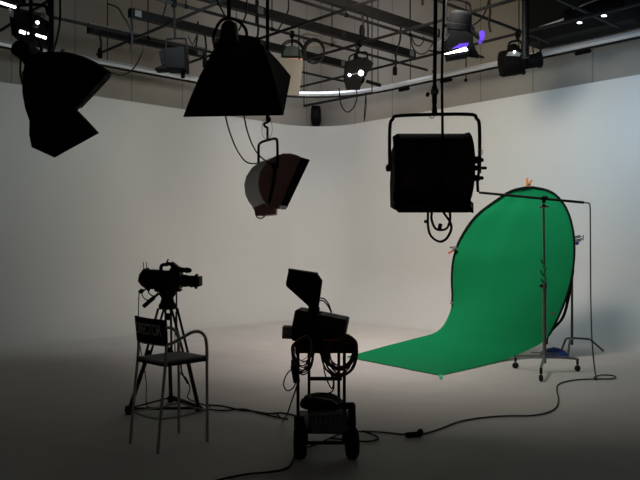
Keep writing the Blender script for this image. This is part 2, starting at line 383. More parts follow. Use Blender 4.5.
# ellipsoidal lamp left of the duct
tp_ = on_pipe(518, a=1.95); Yp = tp_.y
L8 = thing('barrel_spotlight', 'black barrel spotlight lying level under the grid left of the black duct', 'lamp', P(516, 76, Yp), 'spotlights in the grid')
ax = (P(540, 58, Yp)-P(500, 64, Yp)).normalized()
MB().lathe([(.12, 0), (.20, .015), (.21, .04), (.21, .26), (.19, .28), (.21, .30), (.20, .36), (.10, .40)], P(500, 64.5, Yp), ax, 24).build('drum', M['lampblk'], L8)
MB().lathe([(.11, 0), (.115, .05), (.115, .25), (.13, .26), (.13, .31), (.1, .31)], P(522, 62.5, Yp), ax, 20).build('lens_barrel', M['lampblk'], L8)
MB().lathe([(.0, 0), (.10, .01), (.11, .07), (.05, .14)], P(514, 53, Yp), (-.2, 0, 1), 14).build('lamp_cap', M['lampblk'], L8)
MB().ball(P(514.5, 51.8, Yp-.24), .022).build('indicator', M['lamp_hilite'], L8)
MB().px([(503, 58), (507, 53), (515, 52.5), (521, 55), (519, 58.5)], Yp-.1, .22, .2).build('top_plate', M['outlet'], L8)
tube1('yoke', [P(508, 58, Yp), P(508.5, 46, Yp), P(511, 42, Yp), P(519, 41, Yp), P(522, 45, Yp), P(522.5, 58, Yp)], .018, M['lampblk'], L8, smooth=4)
tube1('stem', [P(517, 41.5, Yp), tp_+ZUP*.05], .02, M['lampblk'], L8)
MB().box(tp_, (.08, .08, .14), RT, .02).build('clamp', M['lampblk'], L8)
MB().px([(500, 73), (503, 73), (501, 76), (499, 75)], Yp-.1, .04).build('foot', M['lampblk'], L8)
MB().px([(522, 72), (526, 71), (525, 74.5), (522, 74.5)], Yp-.1, .04).build('foot', M['lampblk'], L8)
# boxy dark flood at the left wall
tp_ = on_pipe(174, b=4.17); Yp = tp_.y
L3 = thing('box_floodlight', 'boxy dark floodlight with open doors hanging left of the wide softbox', 'lamp', P(175, 74, Yp), 'spotlights in the grid')
MB().px([(166, 51), (187, 49), (188, 72), (168, 71)], Yp, .38, .08).build('housing', M['lampblk'], L3)
MB().px([(161, 54), (166, 51), (168, 69), (163, 66)], Yp-.1, .3, .05).build('barn_door', M['lampblk'], L3)
MB().px([(170, 69), (166, 70.5), (156, 71), (158, 69.5), (168, 66)], Yp-.12, .25).build('barn_door', M['lampblk'], L3, smooth=False)
tube1('yoke', [P(165, 60, Yp), P(166.5, 41, Yp), P(170, 39, Yp), P(183, 38.5, Yp), P(186, 41, Yp), P(188, 60, Yp)], .014, M['lampblk'], L3, smooth=4)
tube1('stem', [P(175, 39, Yp), tp_+ZUP*.03], .016, M['lampblk'], L3); tube1('lead', [P(183, 71, Yp), P(183, 78, Yp)], .03, M['lampblk'], L3)
MB().box(tp_, (.07, .07, .12), RT, .015).build('clamp', M['lampblk'], L3)
# lit lamp upper left behind the left softbox
tp_ = on_pipe(30, b=5.49); Yp = tp_.y
L1 = thing('box_floodlight', 'black floodlight with bright silver reflector edges at the upper left', 'lamp', P(31, 46, Yp), 'spotlights in the grid')
MB().px([(17, 14), (47, 21), (48, 36), (46, 46), (19, 41), (16.5, 22)], Yp, .40, .06).build('housing', M['lampblk'], L1)
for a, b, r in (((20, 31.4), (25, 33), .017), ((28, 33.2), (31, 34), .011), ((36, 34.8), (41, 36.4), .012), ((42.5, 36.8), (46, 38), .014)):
    tube1('highlight_streak', [P(*a, Yp-.24), P(*b, Yp-.24)], r, M['lamp_hilite'], L1)  # white reflections on the reflector edges, painted as glowing streaks
MB().ball(P(37.5, 22.5, Yp-.23), .018).build('bulb', M['lamp_hilite'], L1)
MB().px([(33, 24), (38, 26), (37, 28.5), (32, 26)], Yp-.22, .05).build('reflector', M['steel'], L1)
MB().px([(43, 13), (47, 15), (47, 20), (43, 18)], Yp-.15, .1).build('side_reflector', M['steel'], L1)
tube1('stem', [P(31, 18, Yp), tp_+ZUP*.05], .02, M['lampblk'], L1); MB().box(tp_, (.07, .07, .12), RT, .015).build('clamp', M['lampblk'], L1)
tube1('yoke', [P(17, 30, Yp), P(18, 8, Yp), P(24, 5, Yp), P(40, 5, Yp), P(47, 9, Yp), P(48, 30, Yp)], .018, M['lampblk'], L1, smooth=4)
# fluorescent tube on a pipe at the far upper left
Yq = Y_on_b(8, 5.49)
t = thing('tube_light', 'slim lit tube light at the far upper left edge', 'lamp', P(8, 6, Yq))
tube1('tube', [P(-2, 1.8, Yq), P(15, 7.2, Yq-.2)], .013, M['lamp_hilite'], t)
MB().box(P(6, 1.5, Yq)+ZUP*.01, (.4, .06, .06), None, .01).build('holder', M['lampblk'], t)
MB().px([(9.5, 9), (12.5, 9.5), (12.5, 17), (9.5, 16)], Yq-.1, .05).build('end_plate', M['card'], t); tube1('stem', [P(11, 10, Yq-.1), P(11, 5, Yq-.1)], .015, M['lampblk'], t)
tube1('hanger', [P(4, 2, Yq), Vector((P(4, 2, Yq).x, Yq, ZC))], .012, M['lampblk'], t)
# green dome lamp with cable rings
tp_ = on_pipe(292, b=4.17); Yp = tp_.y
L5 = thing('dome_lamp', 'dark green dome lamp hanging between cable rings right of the wide softbox', 'lamp', P(292, 60, Yp), 'spotlights in the grid')
MB().px([(281, 60), (282, 53), (286, 48.5), (292, 46.5), (298, 48.5), (302, 54), (303, 60.5)], Yp, .34, .25).build('dome', M['dkgreen'], L5)
MB().px([(281, 60), (303, 60.5), (303, 62), (281, 61.5)], Yp, .3, .05).build('rim', M['maroon'], L5)
tube1('stem', [P(292, 47, Yp), tp_], .016, M['lampblk'], L5); MB().box(tp_, (.07, .07, .12), RT, .015).build('clamp', M['lampblk'], L5)
# pale foam card hanging beside softbox
tag(MB().px([(276, 57), (303.5, 60.5), (299, 95.5), (280, 95)], Yp-.6, .03).build('bounce_card', M['card'], smooth=False), 'pale bounce card hanging right behind the wide black softbox', 'card')
tube1('card_hook', [P(299, 62, Yp-.6), Vector((P(299, 62, Yp-.6).x, Yp-.6, ZA))], .008, M['lampblk'], bpy.data.objects['bounce_card'])
# cable rings on the grid
def coil(name, label, c, rx, rz, turns, r, m, tilt=0, group='coiled cables', jit=.06, wob=None, dy=.02, parent=None):
    pts = []; N = 26
    for i in range(int(turns*N)+1):
        t_ = 2*math.pi*i/N; k = 1+jit*math.sin(i/N*2.3+turns)+jit*.6*math.sin(i/N*5.1)
        pts.append(Vector(c)+Vector((rx*k*math.sin(t_)*math.cos(tilt), dy*math.sin(i/N*1.7)*2+rx*math.sin(t_)*math.sin(tilt), rz*k*math.cos(t_)-abs(jit)*rz*math.sin(i/N*3.1))))
    o = MB().tube(pts, r, 6).build(name, m, parent)
    return tag(o, label, 'cable', group) if label else o
Yr = Y_on_b(313, 4.17)
coil('cable_coil', 'round black coil of cable hung on the grid right of the green dome lamp', P(314, 51, Yr), .17, .20, 3.2, .018, M['gcable'])
coil('cable_coil', 'large open black cable ring hung above the green dome lamp', P(292, 50, Yr+.2), .19, .17, 2.1, .014, M['gcable'])
Yr2 = Y_on_a(318, 3.42)
tag(MB().tube([P(318, 40.5, Yr2)+Vector((.36*math.cos(x), .5*math.sin(x), .03*math.sin(x)+.02*math.sin(5*x))) for x in [2*math.pi*i/40 for i in range(81)]], .03, 8).build('cable_coil', M['pale']), 'pale flat coil of cable lying on the grid above the black coil', 'cable', 'coiled cables')
# drooping cables
def droop(label, pts, r=.012, name='drooping_cable', m='gcable', group='drooping cables'):
    return tag(tube1(name, pts, r, M[m], smooth=6, n=6), label, 'cable', group)
Yd = Y_on_b(345, 2.34)
droop('thin cable looping below the lit diamond lamp', [P(339, 88, 13.2), P(341, 104, 13.2), P(347, 112, 13.2), P(354, 107, 13.2), P(357, 97, 13.2), P(356, 88, 13.2)])
droop('thin straight cable falling right of the lit diamond lamp', [P(366, 92, 13.4), P(365, 105, 13.4), P(364, 121, 13.4), P(366, 108, 13.3), P(366, 93, 13.3)], .009)
droop('looping cable below the second raceway left of the tall drop pipe', [P(411, 36, 12), P(413, 48, 12), P(420, 54, 12), P(428, 51, 12), P(434, 40, 12), P(436, 35, 12)])
droop('shorter looping cable inside the loop left of the tall drop pipe', [P(412, 34, 12.1), P(414, 43, 12.1), P(419, 46, 12.1), P(423, 42, 12.1), P(424, 36, 12.1)], .01)
droop('cable arching from the left raceway beside the left softbox', [P(108, 4, 10.5), P(118, 8, 10.4), P(124, 18, 10.3), P(127, 22, 10.2), P(132, 36, 10.2), P(130, 52, 10.2)])
droop('cable swooping from the left softbox up to the grid', [P(112, 73, 7.0), P(122, 75, 7.6), P(131, 71, 8.2), P(139, 60, 9.0), P(145, 45, 10)], .008)
droop('power cable falling from the purple spotlight to the upper right', [P(470, 27, 11.0), P(480, 20, 11), P(486, 10, 11), P(489, -2, 11)], .014)
droop('cable end with plug hanging right of the purple spotlight', [P(489, -6, 11), P(490, 12, 11), P(489, 24, 11), P(490.5, 32, 11)], .018)
droop('cable hanging below the duct beside the barrel spotlight', [P(533, 40, 12.6), P(533, 50, 12.6), P(535, 57, 12.6)], .012)
droop('cable with plug hanging at the right of the barrel spotlight', [P(541, 40, 12.6), P(540.5, 52, 12.6), P(541, 58, 12.6), P(542, 63, 12.6)], .02)
droop('thin cable hanging above the wide softbox head', [P(228, 24, 7), P(222, 10, 8), P(214, -4, 8.6)], .01)
droop('cable rising from the wide softbox to the grid', [P(239, 30, 7), P(246, 14, 8), P(247, -4, 8.6)], .01)
droop('slack cable hanging over the left softbox head', [P(53, 52, 7), P(57, 38, 8), P(60, 20, 8.4), P(60, -4, 8.4)], .012)
droop('thin cable hanging from the top edge left of the boxy floodlight', [P(166, -6, 11.5), P(166, 4, 11.5), P(164, 12, 11.6), P(163, 17, 11.7)], .012)
droop('cable hanging in a slack curve above the green dome lamp', [P(288, -6, 11.6), P(288.5, 8, 11.7), P(286, 16, 11.8), P(280, 27, 12.2), P(277, 33, 12.4)], .012)
droop('short thick cable end between raceways right of the softbox head', [P(257, 0, 11.6), P(257, 12, 11.7), P(257, 26, 11.8)], .03)
droop('thin cable joining the raceways above the lit diamond lamp', [P(367, 13, 10.9), P(368, 26, 11.3), P(368, 42, 11.9)], .014)
droop('black hanging plug at the top edge left of the tall hanger pipe', [P(422, -6, 10.9), P(422.5, 0, 10.9), P(422.5, 5, 10.9)], .022)
droop('diagonal slack cable from the raceway end to the lower pipe', [P(401, 24, 11.6), P(400, 40, 12.2), P(397, 50, 12.6), P(396, 57, 13.0)], .016)
droop('thin cable crossing between pipes left of the softbox head', [P(188, 36, 12.5), P(192, 44, 12.6), P(195, 40, 12.3), P(199, 30, 12.0)], .01)
droop('straight cable dropping between raceways left of the softbox head', [P(198, 22, 12.2), P(197, 38, 12.6), P(195, 52, 13.2)], .016)
# tall drop pipes
def drop(label, px, y1, b=None, a=None, r=.024):
    p = on_pipe(px, b, a); z = HC+(HY-y1)/F*p.y
    t = thing('drop_pipe', label, 'pipe', (p.x, p.y, z), 'vertical drop pipes')
    tube1('pipe', [(p.x+.035, p.y, z), (p.x+.035, p.y, ZA+.25)], r, M['pipe'], t, n=10)
    MB().box(p, (.08, .08, .10), RT, .02).build('clamp', M['lampblk'], t)
    return p
drop('thick black drop pipe passing the left floodlight', 47.5, 54, b=5.49, r=.035)
drop('black drop pipe behind the right shoulder of the wide softbox', 265, 60, b=5.49, r=.022)
drop('thick black drop pipe running down beside the duct to the barrel spotlight', 523, 58, a=3.42, r=.05)

# ------------------------------------------------------------------ hanging soft lights
# big black softlight
bx = on_pipe(437, b=8.89); Yb = bx.y; mpx = Yb/F
t = thing('softlight', 'big black curved back softlight hanging in front of the right wall with looped cable', 'softlight', P(432, 213, Yb), 'hanging studio softlights')
xl, xr = P(393, 0, Yb).x, P(467, 0, Yb).x
zt, zb_, zm = P(0, 145, Yb).z, P(0, 213, Yb).z, P(0, 205, Yb).z
H = zt-zb_; prof = []
for i in range(13):                                     # curved back facing the camera (-y)
    an = math.pi*(.5+.86*i/12)
    prof.append((.36+math.cos(an)*.36*1.0-.1, zm+.33+math.sin(an)*.345+.03))
prof = [(.30, zt-.02), (.10, zt)]+prof[1:]+[(-.02, zm), (-.02, zb_), (.42, zb_+.05), (.46, zb_+.30)]
def xprof(x, pr, k=1.0, c=(.2, (zt+zb_)/2)): return [Vector((x, Yb-.18+c[0]+(y-c[0])*k, c[1]+(z-c[1])*k)) for y, z in pr]
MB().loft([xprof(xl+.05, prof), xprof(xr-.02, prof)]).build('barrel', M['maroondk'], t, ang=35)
MB().loft([xprof(xl-.005, prof, .93), xprof(xl+.05, prof, 1.01)]).build('end_plate', M['fab'], t)
MB().loft([xprof(xr-.02, prof, 1.01), xprof(xr+.02, prof, 1.03)]).build('end_plate', M['black'], t)
MB().box(((xl+xr)/2, Yb-.20, (zm+zb_)/2-.005), (xr-xl-.04, .05, zm-zb_), None, .01).build('lamp_trough', M['black'], t)
MB().box(((xl+xr)/2, Yb+.26, zt-.25), (xr-xl-.06, .02, H*.6), Matrix.Rotation(-.3, 3, 'X'), .005).build('diffuser', M['diff'], t)
yl, yr = P(391, 0, Yb).x-.012, P(479.5, 0, Yb).x
zy = P(0, 115.5, Yb).z; zp = P(0, 168, Yb).z
tube1('yoke', [(yl, Yb, zp-.03), (yl, Yb, zy-.13), (yl+.03, Yb, zy-.035), (yl+.12, Yb, zy), (yr-.12, Yb, zy+.012), (yr-.03, Yb, zy-.03), (yr, Yb, zy-.12), (yr, Yb, zp-.05)], .017, M['black'], t, smooth=4, n=10)
MB().lathe([(.02, -.01), (.035, 0), (.035, .03), (.015, .04)], (yl, Yb, zp), (-1, 0, 0), 12).build('knob', M['black'], t)
for zz, rr, ll in ((P(0, 160, Yb).z, .035, .03), (P(0, 168, Yb).z, .025, .06), (P(0, 178, Yb).z, .03, .03)):
    MB().lathe([(.01, -.06), (rr, -.05), (rr, 0), (rr*.6, .005), (rr*.6, ll), (.01, ll+.01)], (yr, Yb, zz), (1, 0, 0), 12).build('knob', M['black'], t)
tube1('yoke_pin', [(xr, Yb, zp), (yr, Yb, zp)], .02, M['black'], t)
tube1('latch_strap', [P(478, 160, Yb-.1), P(479, 170, Yb-.1), P(477.5, 180, Yb-.1), P(478, 192, Yb-.1)], .014, M['black'], t, smooth=4)
MB().box(P(471.5, 205, Yb-.2), (.03, .05, .045), None, .005).build('corner_tab', M['chrome'], t)
sx = P(434.5, 0, Yb).x
MB().lathe([(.022, 0), (.03, .02), (.02, .10), (.026, .14), (.026, .28), (.018, .30)], (sx, Yb, zy), (0, 0, 1), 12).build('hanger_spigot', M['black'], t)
MB().box((sx, Yb, P(0, 92, Yb).z), (.075, .06, .06), None, .01).build('hanger_block', M['steel'], t)
MB().lathe([(.012, 0), (.022, .005), (.022, .03), (.012, .035)], (sx-.05, Yb, P(0, 95, Yb).z), (-1, 0, .3), 10).build('wing_bolt', M['black'], t)
tube1('hanger_pipe', [(sx, Yb, P(0, 92, Yb).z), (bx.x, Yb, ZA)], .019, M['pipe'], t, n=10)
MB().box((bx.x, Yb, ZA), (.09, .09, .12), RT, .02).build('clamp', M['black'], t)
tube1('safety_ring', [P(432, 115, Yb)+Vector((.022*math.cos(x), 0, .022*math.sin(x)-.01)) for x in [2*math.pi*i/14 for i in range(15)]], .005, M['steel'], t)
tube1('safety_ring', [P(480.5, 152, Yb-.05)+Vector((.022*math.cos(x), 0, .028*math.sin(x))) for x in [2*math.pi*i/14 for i in range(15)]], .004, M['steel'], t)
cbl = droop('black power cable running down the big softlight and looping below it', [(bx.x+.07, Yb-.06, ZA), P(444, 0, Yb-.2), P(442, 70, Yb-.3), P(442.5, 135, Yb-.34), P(442, 170, Yb-.42), P(441, 205, Yb-.3), P(450, 222, Yb-.25), P(451, 230, Yb-.24), P(446, 239, Yb-.24), P(439, 241.5, Yb-.24), P(431, 236, Yb-.24), P(428, 226, Yb-.24), P(428, 211, Yb-.22)], .0125, name='power_cable')
c2 = droop('inner loop of cable with square plug under the big softlight', [P(432, 212, Yb-.2), P(431.5, 219, Yb-.2), P(435, 228, Yb-.2), P(441, 230, Yb-.2), P(447, 228, Yb-.2), P(450, 220, Yb-.2), P(450, 212, Yb-.2)], .0125, name='power_cable')
MB().box(P(440, 226.5, Yb-.2), (.035, .035, .055), Matrix.Rotation(.2, 3, 'Y'), .006).build('plug', M['rub'], c2)
MB().box(P(426.3, 221.5, Yb-.24), (.04, .035, .03), None, .006).build('plug', M['rub'], cbl)

# small softlight with the grey barrel, seen from its end
bx = on_pipe(267.5, b=6.85); Yb = bx.y
t = thing('softlight', 'grey barrelled softlight with maroon end plate hanging below the wide softbox', 'softlight', P(272, 218, Yb), 'hanging studio softlights')
endp = [(299, 157), (291, 154.5), (283, 154), (274, 156), (266, 162), (260, 170), (258, 180), (259, 191), (263, 200), (268, 206), (269, 209), (276, 216), (277, 208.5), (280, 206.5)]
endp = [(302, 158.5), (296, 155.6), (290, 154), (283, 154), (274.5, 156.8), (266.5, 163), (260.5, 172), (258.5, 181), (259.5, 191), (263, 199), (267, 204), (268, 207), (277, 208), (280, 206)]
axis = Vector((-.215, .60, .01))                                  # the barrel recedes left and away
e0 = [P(x, y, Yb-.28) for x, y in endp]; e1 = [p+axis for p in e0]
MB().loft([[p+axis.normalized()*.012 for p in e0], e1]).build('barrel', M['barrel'], t, ang=35)
cc = sum(e0, Vector())/len(e0)
MB().prism([cc+(p-cc)*1.02 for p in e0], axis.normalized()*.024).build('end_plate', M['maroon'], t)
MB().prism([cc+(p-cc)*1.01+axis for p in e0], axis.normalized()*.02).build('end_plate', M['maroon'], t)
fr = [(309.5, 160), (301, 157.5), (281, 205), (286.5, 208)]
f0 = [P(x, y, Yb-.30) for x, y in fr]
MB().loft([[p-axis*.03 for p in f0], [p+axis*1.06 for p in f0]]).build('front_frame', M['black'], t, smooth=False)
for k in range(5):
    u = k/4; q0 = f0[0].lerp(f0[3], .08+.84*u)
    MB().box(q0+axis*.5+Vector((.012, 0, -.004)), (.02, .5, .012), None).build('louver', M['black'], t, smooth=False)
MB().px([(263, 204), (277, 206), (277, 215), (266, 216), (256, 216), (254, 208)], Yb-.12, .22, .06).build('lamp_trough', M['maroon'], t)
MB().px([(279, 206), (286, 205.5), (286.5, 209.5), (281, 209.8)], Yb-.33, .03, .1).build('corner_tab', M['chrome'], t)
MB().lathe([(.022, 0), (.03, .008), (.028, .03), (.012, .04)], P(272, 177.5, Yb-.29), (-.2, -1, 0), 14).build('knob', M['steel'], t)
MB().lathe([(.02, 0), (.035, .008), (.035, .04), (.012, .05)], P(275, 166, Yb-.29), (-.2, -1, 0), 14).build('knob', M['black'], t)
tube1('arm', [P(275, 166, Yb-.32), P(274, 180, Yb-.33), P(269, 203, Yb-.32)], .018, M['black'], t)
ya, yb2 = Yb-.32, Yb+.18
tube1('yoke', [P(277, 168, ya), P(277.5, 158, ya), P(277.2, 142, ya), P(275.5, 138.8, ya), P(271, 139.4, Yb-.1), P(263, 141.6, Yb+.05), P(259.5, 144, yb2), P(258.6, 148, yb2), P(258.6, 163, yb2)], .015, M['black'], t, smooth=4)
tube1('hanger_spigot', [P(267.5, 140.5, Yb-.05), P(267.5, 127, Yb)], .014, M['steel'], t)
tube1('hook', [P(267.5, 128, Yb), P(264.8, 126, Yb), P(264.5, 123.5, Yb), P(268, 122, Yb), P(270, 119.5, Yb), P(268.5, 117, Yb)], .014, M['black'], t, smooth=4)
tube1('hanger_pipe', [P(267.5, 121, Yb), (bx.x, Yb, ZA)], .02, M['pipe'], t)
MB().box((bx.x, Yb, ZA), (.08, .08, .12), RT, .02).build('clamp', M['black'], t)
MB().tube([P(260.5, 213, Yb-.18)+Vector((.055*math.cos(x), .01*math.sin(x/2), .06*math.sin(x))) for x in [2*math.pi*i/16 for i in range(34)]], .008, 6).build('cable_ring', M['cable'], t)
droop('thin cable dropping from the wide softbox in an arc to the grey softlight', [P(225.5, 116, 7.0), P(229, 130, 7.2), P(236, 148, 7.5), P(244, 160, 7.7), P(251, 163.5, 7.9), P(258.5, 163, Yb+.17)], .008)
droop('second thin cable dropping from the wide softbox onto the grey softlight', [P(244, 116, 7.0), P(247, 130, 7.2), P(252, 144, 7.4), P(258, 154, 7.6), P(266, 161, 7.7), P(274, 165, Yb-.33)], .008)
tube1('safety_wire', [P(267, 127+.1, Yb)+Vector((.06*math.cos(x), 0, .12*math.sin(x)-.02)) for x in [2*math.pi*i/20 for i in range(21)]], .003, M['steel'], t)

# wide black softbox, seen from behind
bx = on_pipe(229, b=8.05); Yb = bx.y
t = thing('softbox', 'wide black softbox with flared fabric sides hanging near the middle', 'softbox', P(236, 117, Yb), 'hanging black softboxes')
def ring8(c4, k=0.0):
    out = []
    for i in range(4):
        a, b = c4[i], c4[(i+1) % 4]; cen = sum(c4, Vector())/4
        for u in (0, .33, .67): 
            p = a.lerp(b, u); out.append(p+(p-cen)*(k*math.sin(math.pi*u)))
    return out
front = [P(183, 117, Yb-.1), P(283.5, 115.3, Yb-.1), P(291, 76, Yb+.55), P(211, 56, Yb+.55)]
back = [P(209, 58, Yb-.22), P(263, 46, Yb-.22), P(258, 41, Yb-.02), P(218, 44, Yb-.02)]
def mid(u, bulge):
    c = [a.lerp(b, u) for a, b in zip(back, front)]; cen = sum(c, Vector())/4
    return [cen+(p-cen)*(1+bulge) for p in c]
inner = [sum(front, Vector())/4+(p-sum(front, Vector())/4)*.94 for p in front]
rec = [p*.93+sum(back, Vector())/4*.07 for p in inner]
MB().loft([ring8(back), ring8(mid(.3, .05)), ring8(mid(.65, .03)), ring8(front), ring8(inner), ring8(rec)]).build('fabric_shell', M['fab'], t, ang=50)
MB().prism(rec, (0, .012, -.004)).build('diffuser', M['diff'], t, smooth=False)
MB().px([(222, 28), (225, 24), (232, 22.5), (237, 25), (238, 36), (240, 46), (220, 46)], Yb-.1, .22, .15).build('lamp_head', M['black'], t)
MB().lathe([(.2, -.03), (.22, 0), (.2, .03)], P(238, 45, Yb-.08), (0, -.5, .8), 20).build('speed_ring', M['black'], t)
MB().px([(214, 41), (218, 39.5), (219, 44), (214, 45)], Yb-.1, .1, .1).build('knob', M['steel'], t)
tube1('yoke', [P(214, 44, Yb-.1), P(214, 34, Yb-.08), P(222, 20, Yb), P(236, 20, Yb), P(246, 30, Yb-.08), P(246, 44, Yb-.1)], .014, M['black'], t, smooth=4)
tube1('hanger_pipe', [P(229, 20, Yb), (bx.x, Yb, ZA)], .018, M['pipe'], t); MB().box((bx.x, Yb, ZA), (.08, .08, .12), RT, .02).build('clamp', M['black'], t)
vq = [P(x, y, Yb-.06) for x, y in ((265.5, 66), (269.5, 62), (273, 72), (270, 78))]
MB().prism(vq, (.01, .02, -.01)).build('gap_light_patch', M['beige'], t, smooth=False)  # pale patch painting the light seen through a gap

# left softbox, seen side on, with a hanging lower lip
bx = on_pipe(31, b=6.85); Yb = bx.y
t = thing('softbox', 'fan shaped black softbox with hanging lower lip at the upper left', 'softbox', P(50, 157, Yb), 'hanging black softboxes')
up = [(22.3, 93), (22, 84), (24.5, 63), (29, 54), (38, 52), (50, 51.5), (63, 51.5), (74, 53.5), (84, 56.5), (95, 61.5), (112.5, 73), (77, 111), (62, 118), (29.5, 121), (25, 108)]
ray = (P(58, 85, Yb)-Vector((0, 0, HC))).normalized()
def deep(poly, Yn, depth, tap):
    f = [P(x, y, Yn) for x, y in poly]; c = sum(f, Vector())/len(f); sc = lambda k, h: [c+(p-c)*k+ray*h for p in f]
    return MB().loft([sc(1-tap, -.16), sc(1-tap*.3, -.07), sc(1, 0), sc(1, depth*.7), sc(1-tap, depth)])
deep(up, Yb-.33, .75, .10).build('fabric_shell', M['fab'], t, ang=50)
lo = [(29.5, 119), (62, 115), (77, 110), (88, 121), (99, 133), (54.5, 157.5), (31.5, 147), (29, 134)]
deep(lo, Yb-.30, .66, .07).build('lower_lip', M['fab'], t, ang=50)
dq = [P(x, y, Yb-.1)+ray*.0 for x, y in ((109.5, 76.2), (110.4, 76.9), (81, 108), (80, 107.2))]
MB().prism(dq, ray*.3).build('diffuser', M['diff'], t, smooth=False)
MB().px([(16, 57), (17, 49), (22, 44), (29, 42.5), (37, 48), (38, 58), (28, 66), (24, 62)], Yb-.42, .26, .15).build('lamp_head', M['black'], t)
MB().px([(22.5, 74), (24.5, 70), (25.2, 74), (23.2, 79)], Yb-.52, .03).build('reflector_tab', M['chrome'], t)
MB().ball(P(63, 51.3, Yb-.36), .018).build('rod_tip', M['chrome'], t)
tube1('yoke', [P(20, 56, Yb-.2), P(19.5, 44, Yb-.1), P(24, 38, Yb), P(36, 38, Yb), P(41, 46, Yb+.1), P(41, 56, Yb+.2)], .014, M['black'], t, smooth=4)
tube1('strap', [P(20.5, 60, Yb-.45), P(20.5, 74, Yb-.48), P(22.5, 84, Yb-.45)], .008, M['black'], t, smooth=4)
tube1('hanger_pipe', [P(31, 38, Yb), (bx.x, Yb, ZA)], .018, M['pipe'], t); MB().box((bx.x, Yb, ZA), (.08, .08, .12), RT, .02).build('clamp', M['black'], t)

# ------------------------------------------------------------------ director's chair
RCH = Matrix((Vector((.723, -.691, 0)), Vector((.691, .723, 0)), ZUP)).transposed()
t = thing('director_chair', 'tall grey metal chair with black back lettered DIRECTOR beside the camera tripod', 'chair', (-1.268, 6.043, 0), None, RCH)
def LC(x, y, z): return WM[t] @ Vector((x, y, z))
for sx_ in (-1, 1):
    x = sx_*.203
    tube1('leg', [LC(x, -.245, 0), LC(x, -.20, .45), LC(x, -.17, .72), LC(x, -.163, .86)], .0125, M['chairm'], t, smooth=4)
    tube1('leg', [LC(x, .245, 0), LC(x, .243, .4), LC(x, .241, .70)], .0125, M['chairm'], t, smooth=4)
    tube1('armrest', [LC(x, -.163, .853), LC(x, -.08, .872), LC(x, .03, .915), LC(x, .11, .938), LC(x, .18, .925), LC(x, .225, .875), LC(x, .24, .79), LC(x, .241, .69)], .014, M['chairm'], t, smooth=5)
for i, (p, q) in enumerate((((-.203, -.222, .267), (.203, -.222, .267)), ((-.203, .244, .267), (.203, .244, .267)), ((-.203, -.222, .267), (-.203, .244, .267)), ((.203, -.222, .267), (.203, .244, .267)))):
    m_ = [(a+b)/2 for a, b in zip(p, q)]
    tube1('footrest_bar', [LC(*p), LC(m_[0], m_[1], m_[2]-.01), LC(*q)], .008, M['chairm'], t, smooth=3)
R2 = RCH
MB().box(LC(0, .03, .712), (.40, .44, .022), R2, .008).build('seat', M['seat'], t)
MB().box(LC(0, .03, .69), (.415, .43, .022), R2, .006).build('seat_frame', M['black'], t)
bk = []
for i in range(9):
    u = -1+2*i/8; x = u*.212; yc = -.163-.03*(1-u*u)
    bk.append([LC(x, yc-.012, .855), LC(x, yc-.035, 1.062-.004*u), LC(x, yc-.020, 1.062-.004*u), LC(x, yc+.003, .855)])
back_o = MB().loft(bk).build('backrest', M['fab'], t)
bl = MB().tube([LC(u*.207, -.163-.03*(1-u*u)-.004, .852) for u in [-1+i/4 for i in range(9)]], .010, 8).build('lower_rail', M['chairm'], t)
fc = bpy.data.curves.new('lettering', 'FONT'); fc.body = 'DIRECTOR'; fc.align_x = 'CENTER'; fc.align_y = 'CENTER'; fc.size = .125; fc.offset = .002; fc.extrude = .001; fc.space_character = .92
fo = bpy.data.objects.new('tmp', fc); COL.objects.link(fo)
dg = bpy.context.evaluated_depsgraph_get(); dg.update()
me = bpy.data.meshes.new_from_object(fo.evaluated_get(dg)); bpy.data.objects.remove(fo)
xs = [v.co.x for v in me.vertices]; kx = .36/(max(xs)-min(xs))
for v in me.vertices:                                     # wrap the word on the curved back
    x = v.co.x*kx; z = .965+v.co.y*1.05; u = x/.212; tt = (z-.855)/.207
    v.co = Vector((x, -.163-.03*(1-u*u)-.012-.023*tt-.002-v.co.z*.5, z))
me.materials.clear(); me.materials.append(M['letter']); me.name = 'lettering'
lo_ = bpy.data.objects.new('lettering', me); COL.objects.link(lo_); lo_.parent = back_o; WM[lo_] = WM[t]
lo_['label'] = 'faded white word DIRECTOR printed on the black back'

# ------------------------------------------------------------------ tripod and camera
Yt = 7.25
t = thing('camera_tripod', 'black two stage camera tripod with ground spreader behind the tall chair', 'tripod', P(168, 0, Yt).xy.to_3d())
LF, RF, FF = fl(129, 413.5), fl(199, 412.5), fl(171, 402.0)
tops = [P(161, 309, Yt-.03), P(174.5, 309, Yt-.03), P(168, 309, Yt+.10)]
joint = [P(147.5, 356, 7.12), P(187, 358, 7.13), P(169.5, 353, 7.44)]
for (ft, tpp, jt) in zip((LF, RF, FF), tops, joint):
    d = (jt-tpp).normalized(); w = d.cross(Vector((0, 1, 0))).normalized() if abs(d.y) < .5 else Vector((1, 0, 0))
    lg = MB(); lg.tube([tpp-w*.028, jt-w*.022], .012, 8); lg.tube([tpp+w*.028, jt+w*.022], .012, 8)
    lg.tube([jt-(ft-jt).normalized()*.06, ft+ZUP*.03], .020, 8)
    L_ = lg.build('leg', M['black'], t)
    MB().box(jt, (.085, .05, .055), frame((ft-jt).normalized()), .01).build('leg_lock', M['rub'], L_)
    MB().box(ft+ZUP*.035, (.075, .075, .07), None, .02).build('foot', M['rub'], L_)
cen = P(171, 0, 7.3).xy.to_3d()
MB().tube([LF+ZUP*.045, RF+ZUP*.045], .014, 8).build('spreader_arm', M['black'], t)
MB().tube([LF+ZUP*.05, FF+ZUP*.05], .009, 8).build('spreader_arm', M['black'], t)
MB().tube([FF+ZUP*.05, RF+ZUP*.05], .026, 8).build('spreader_arm', M['black'], t)
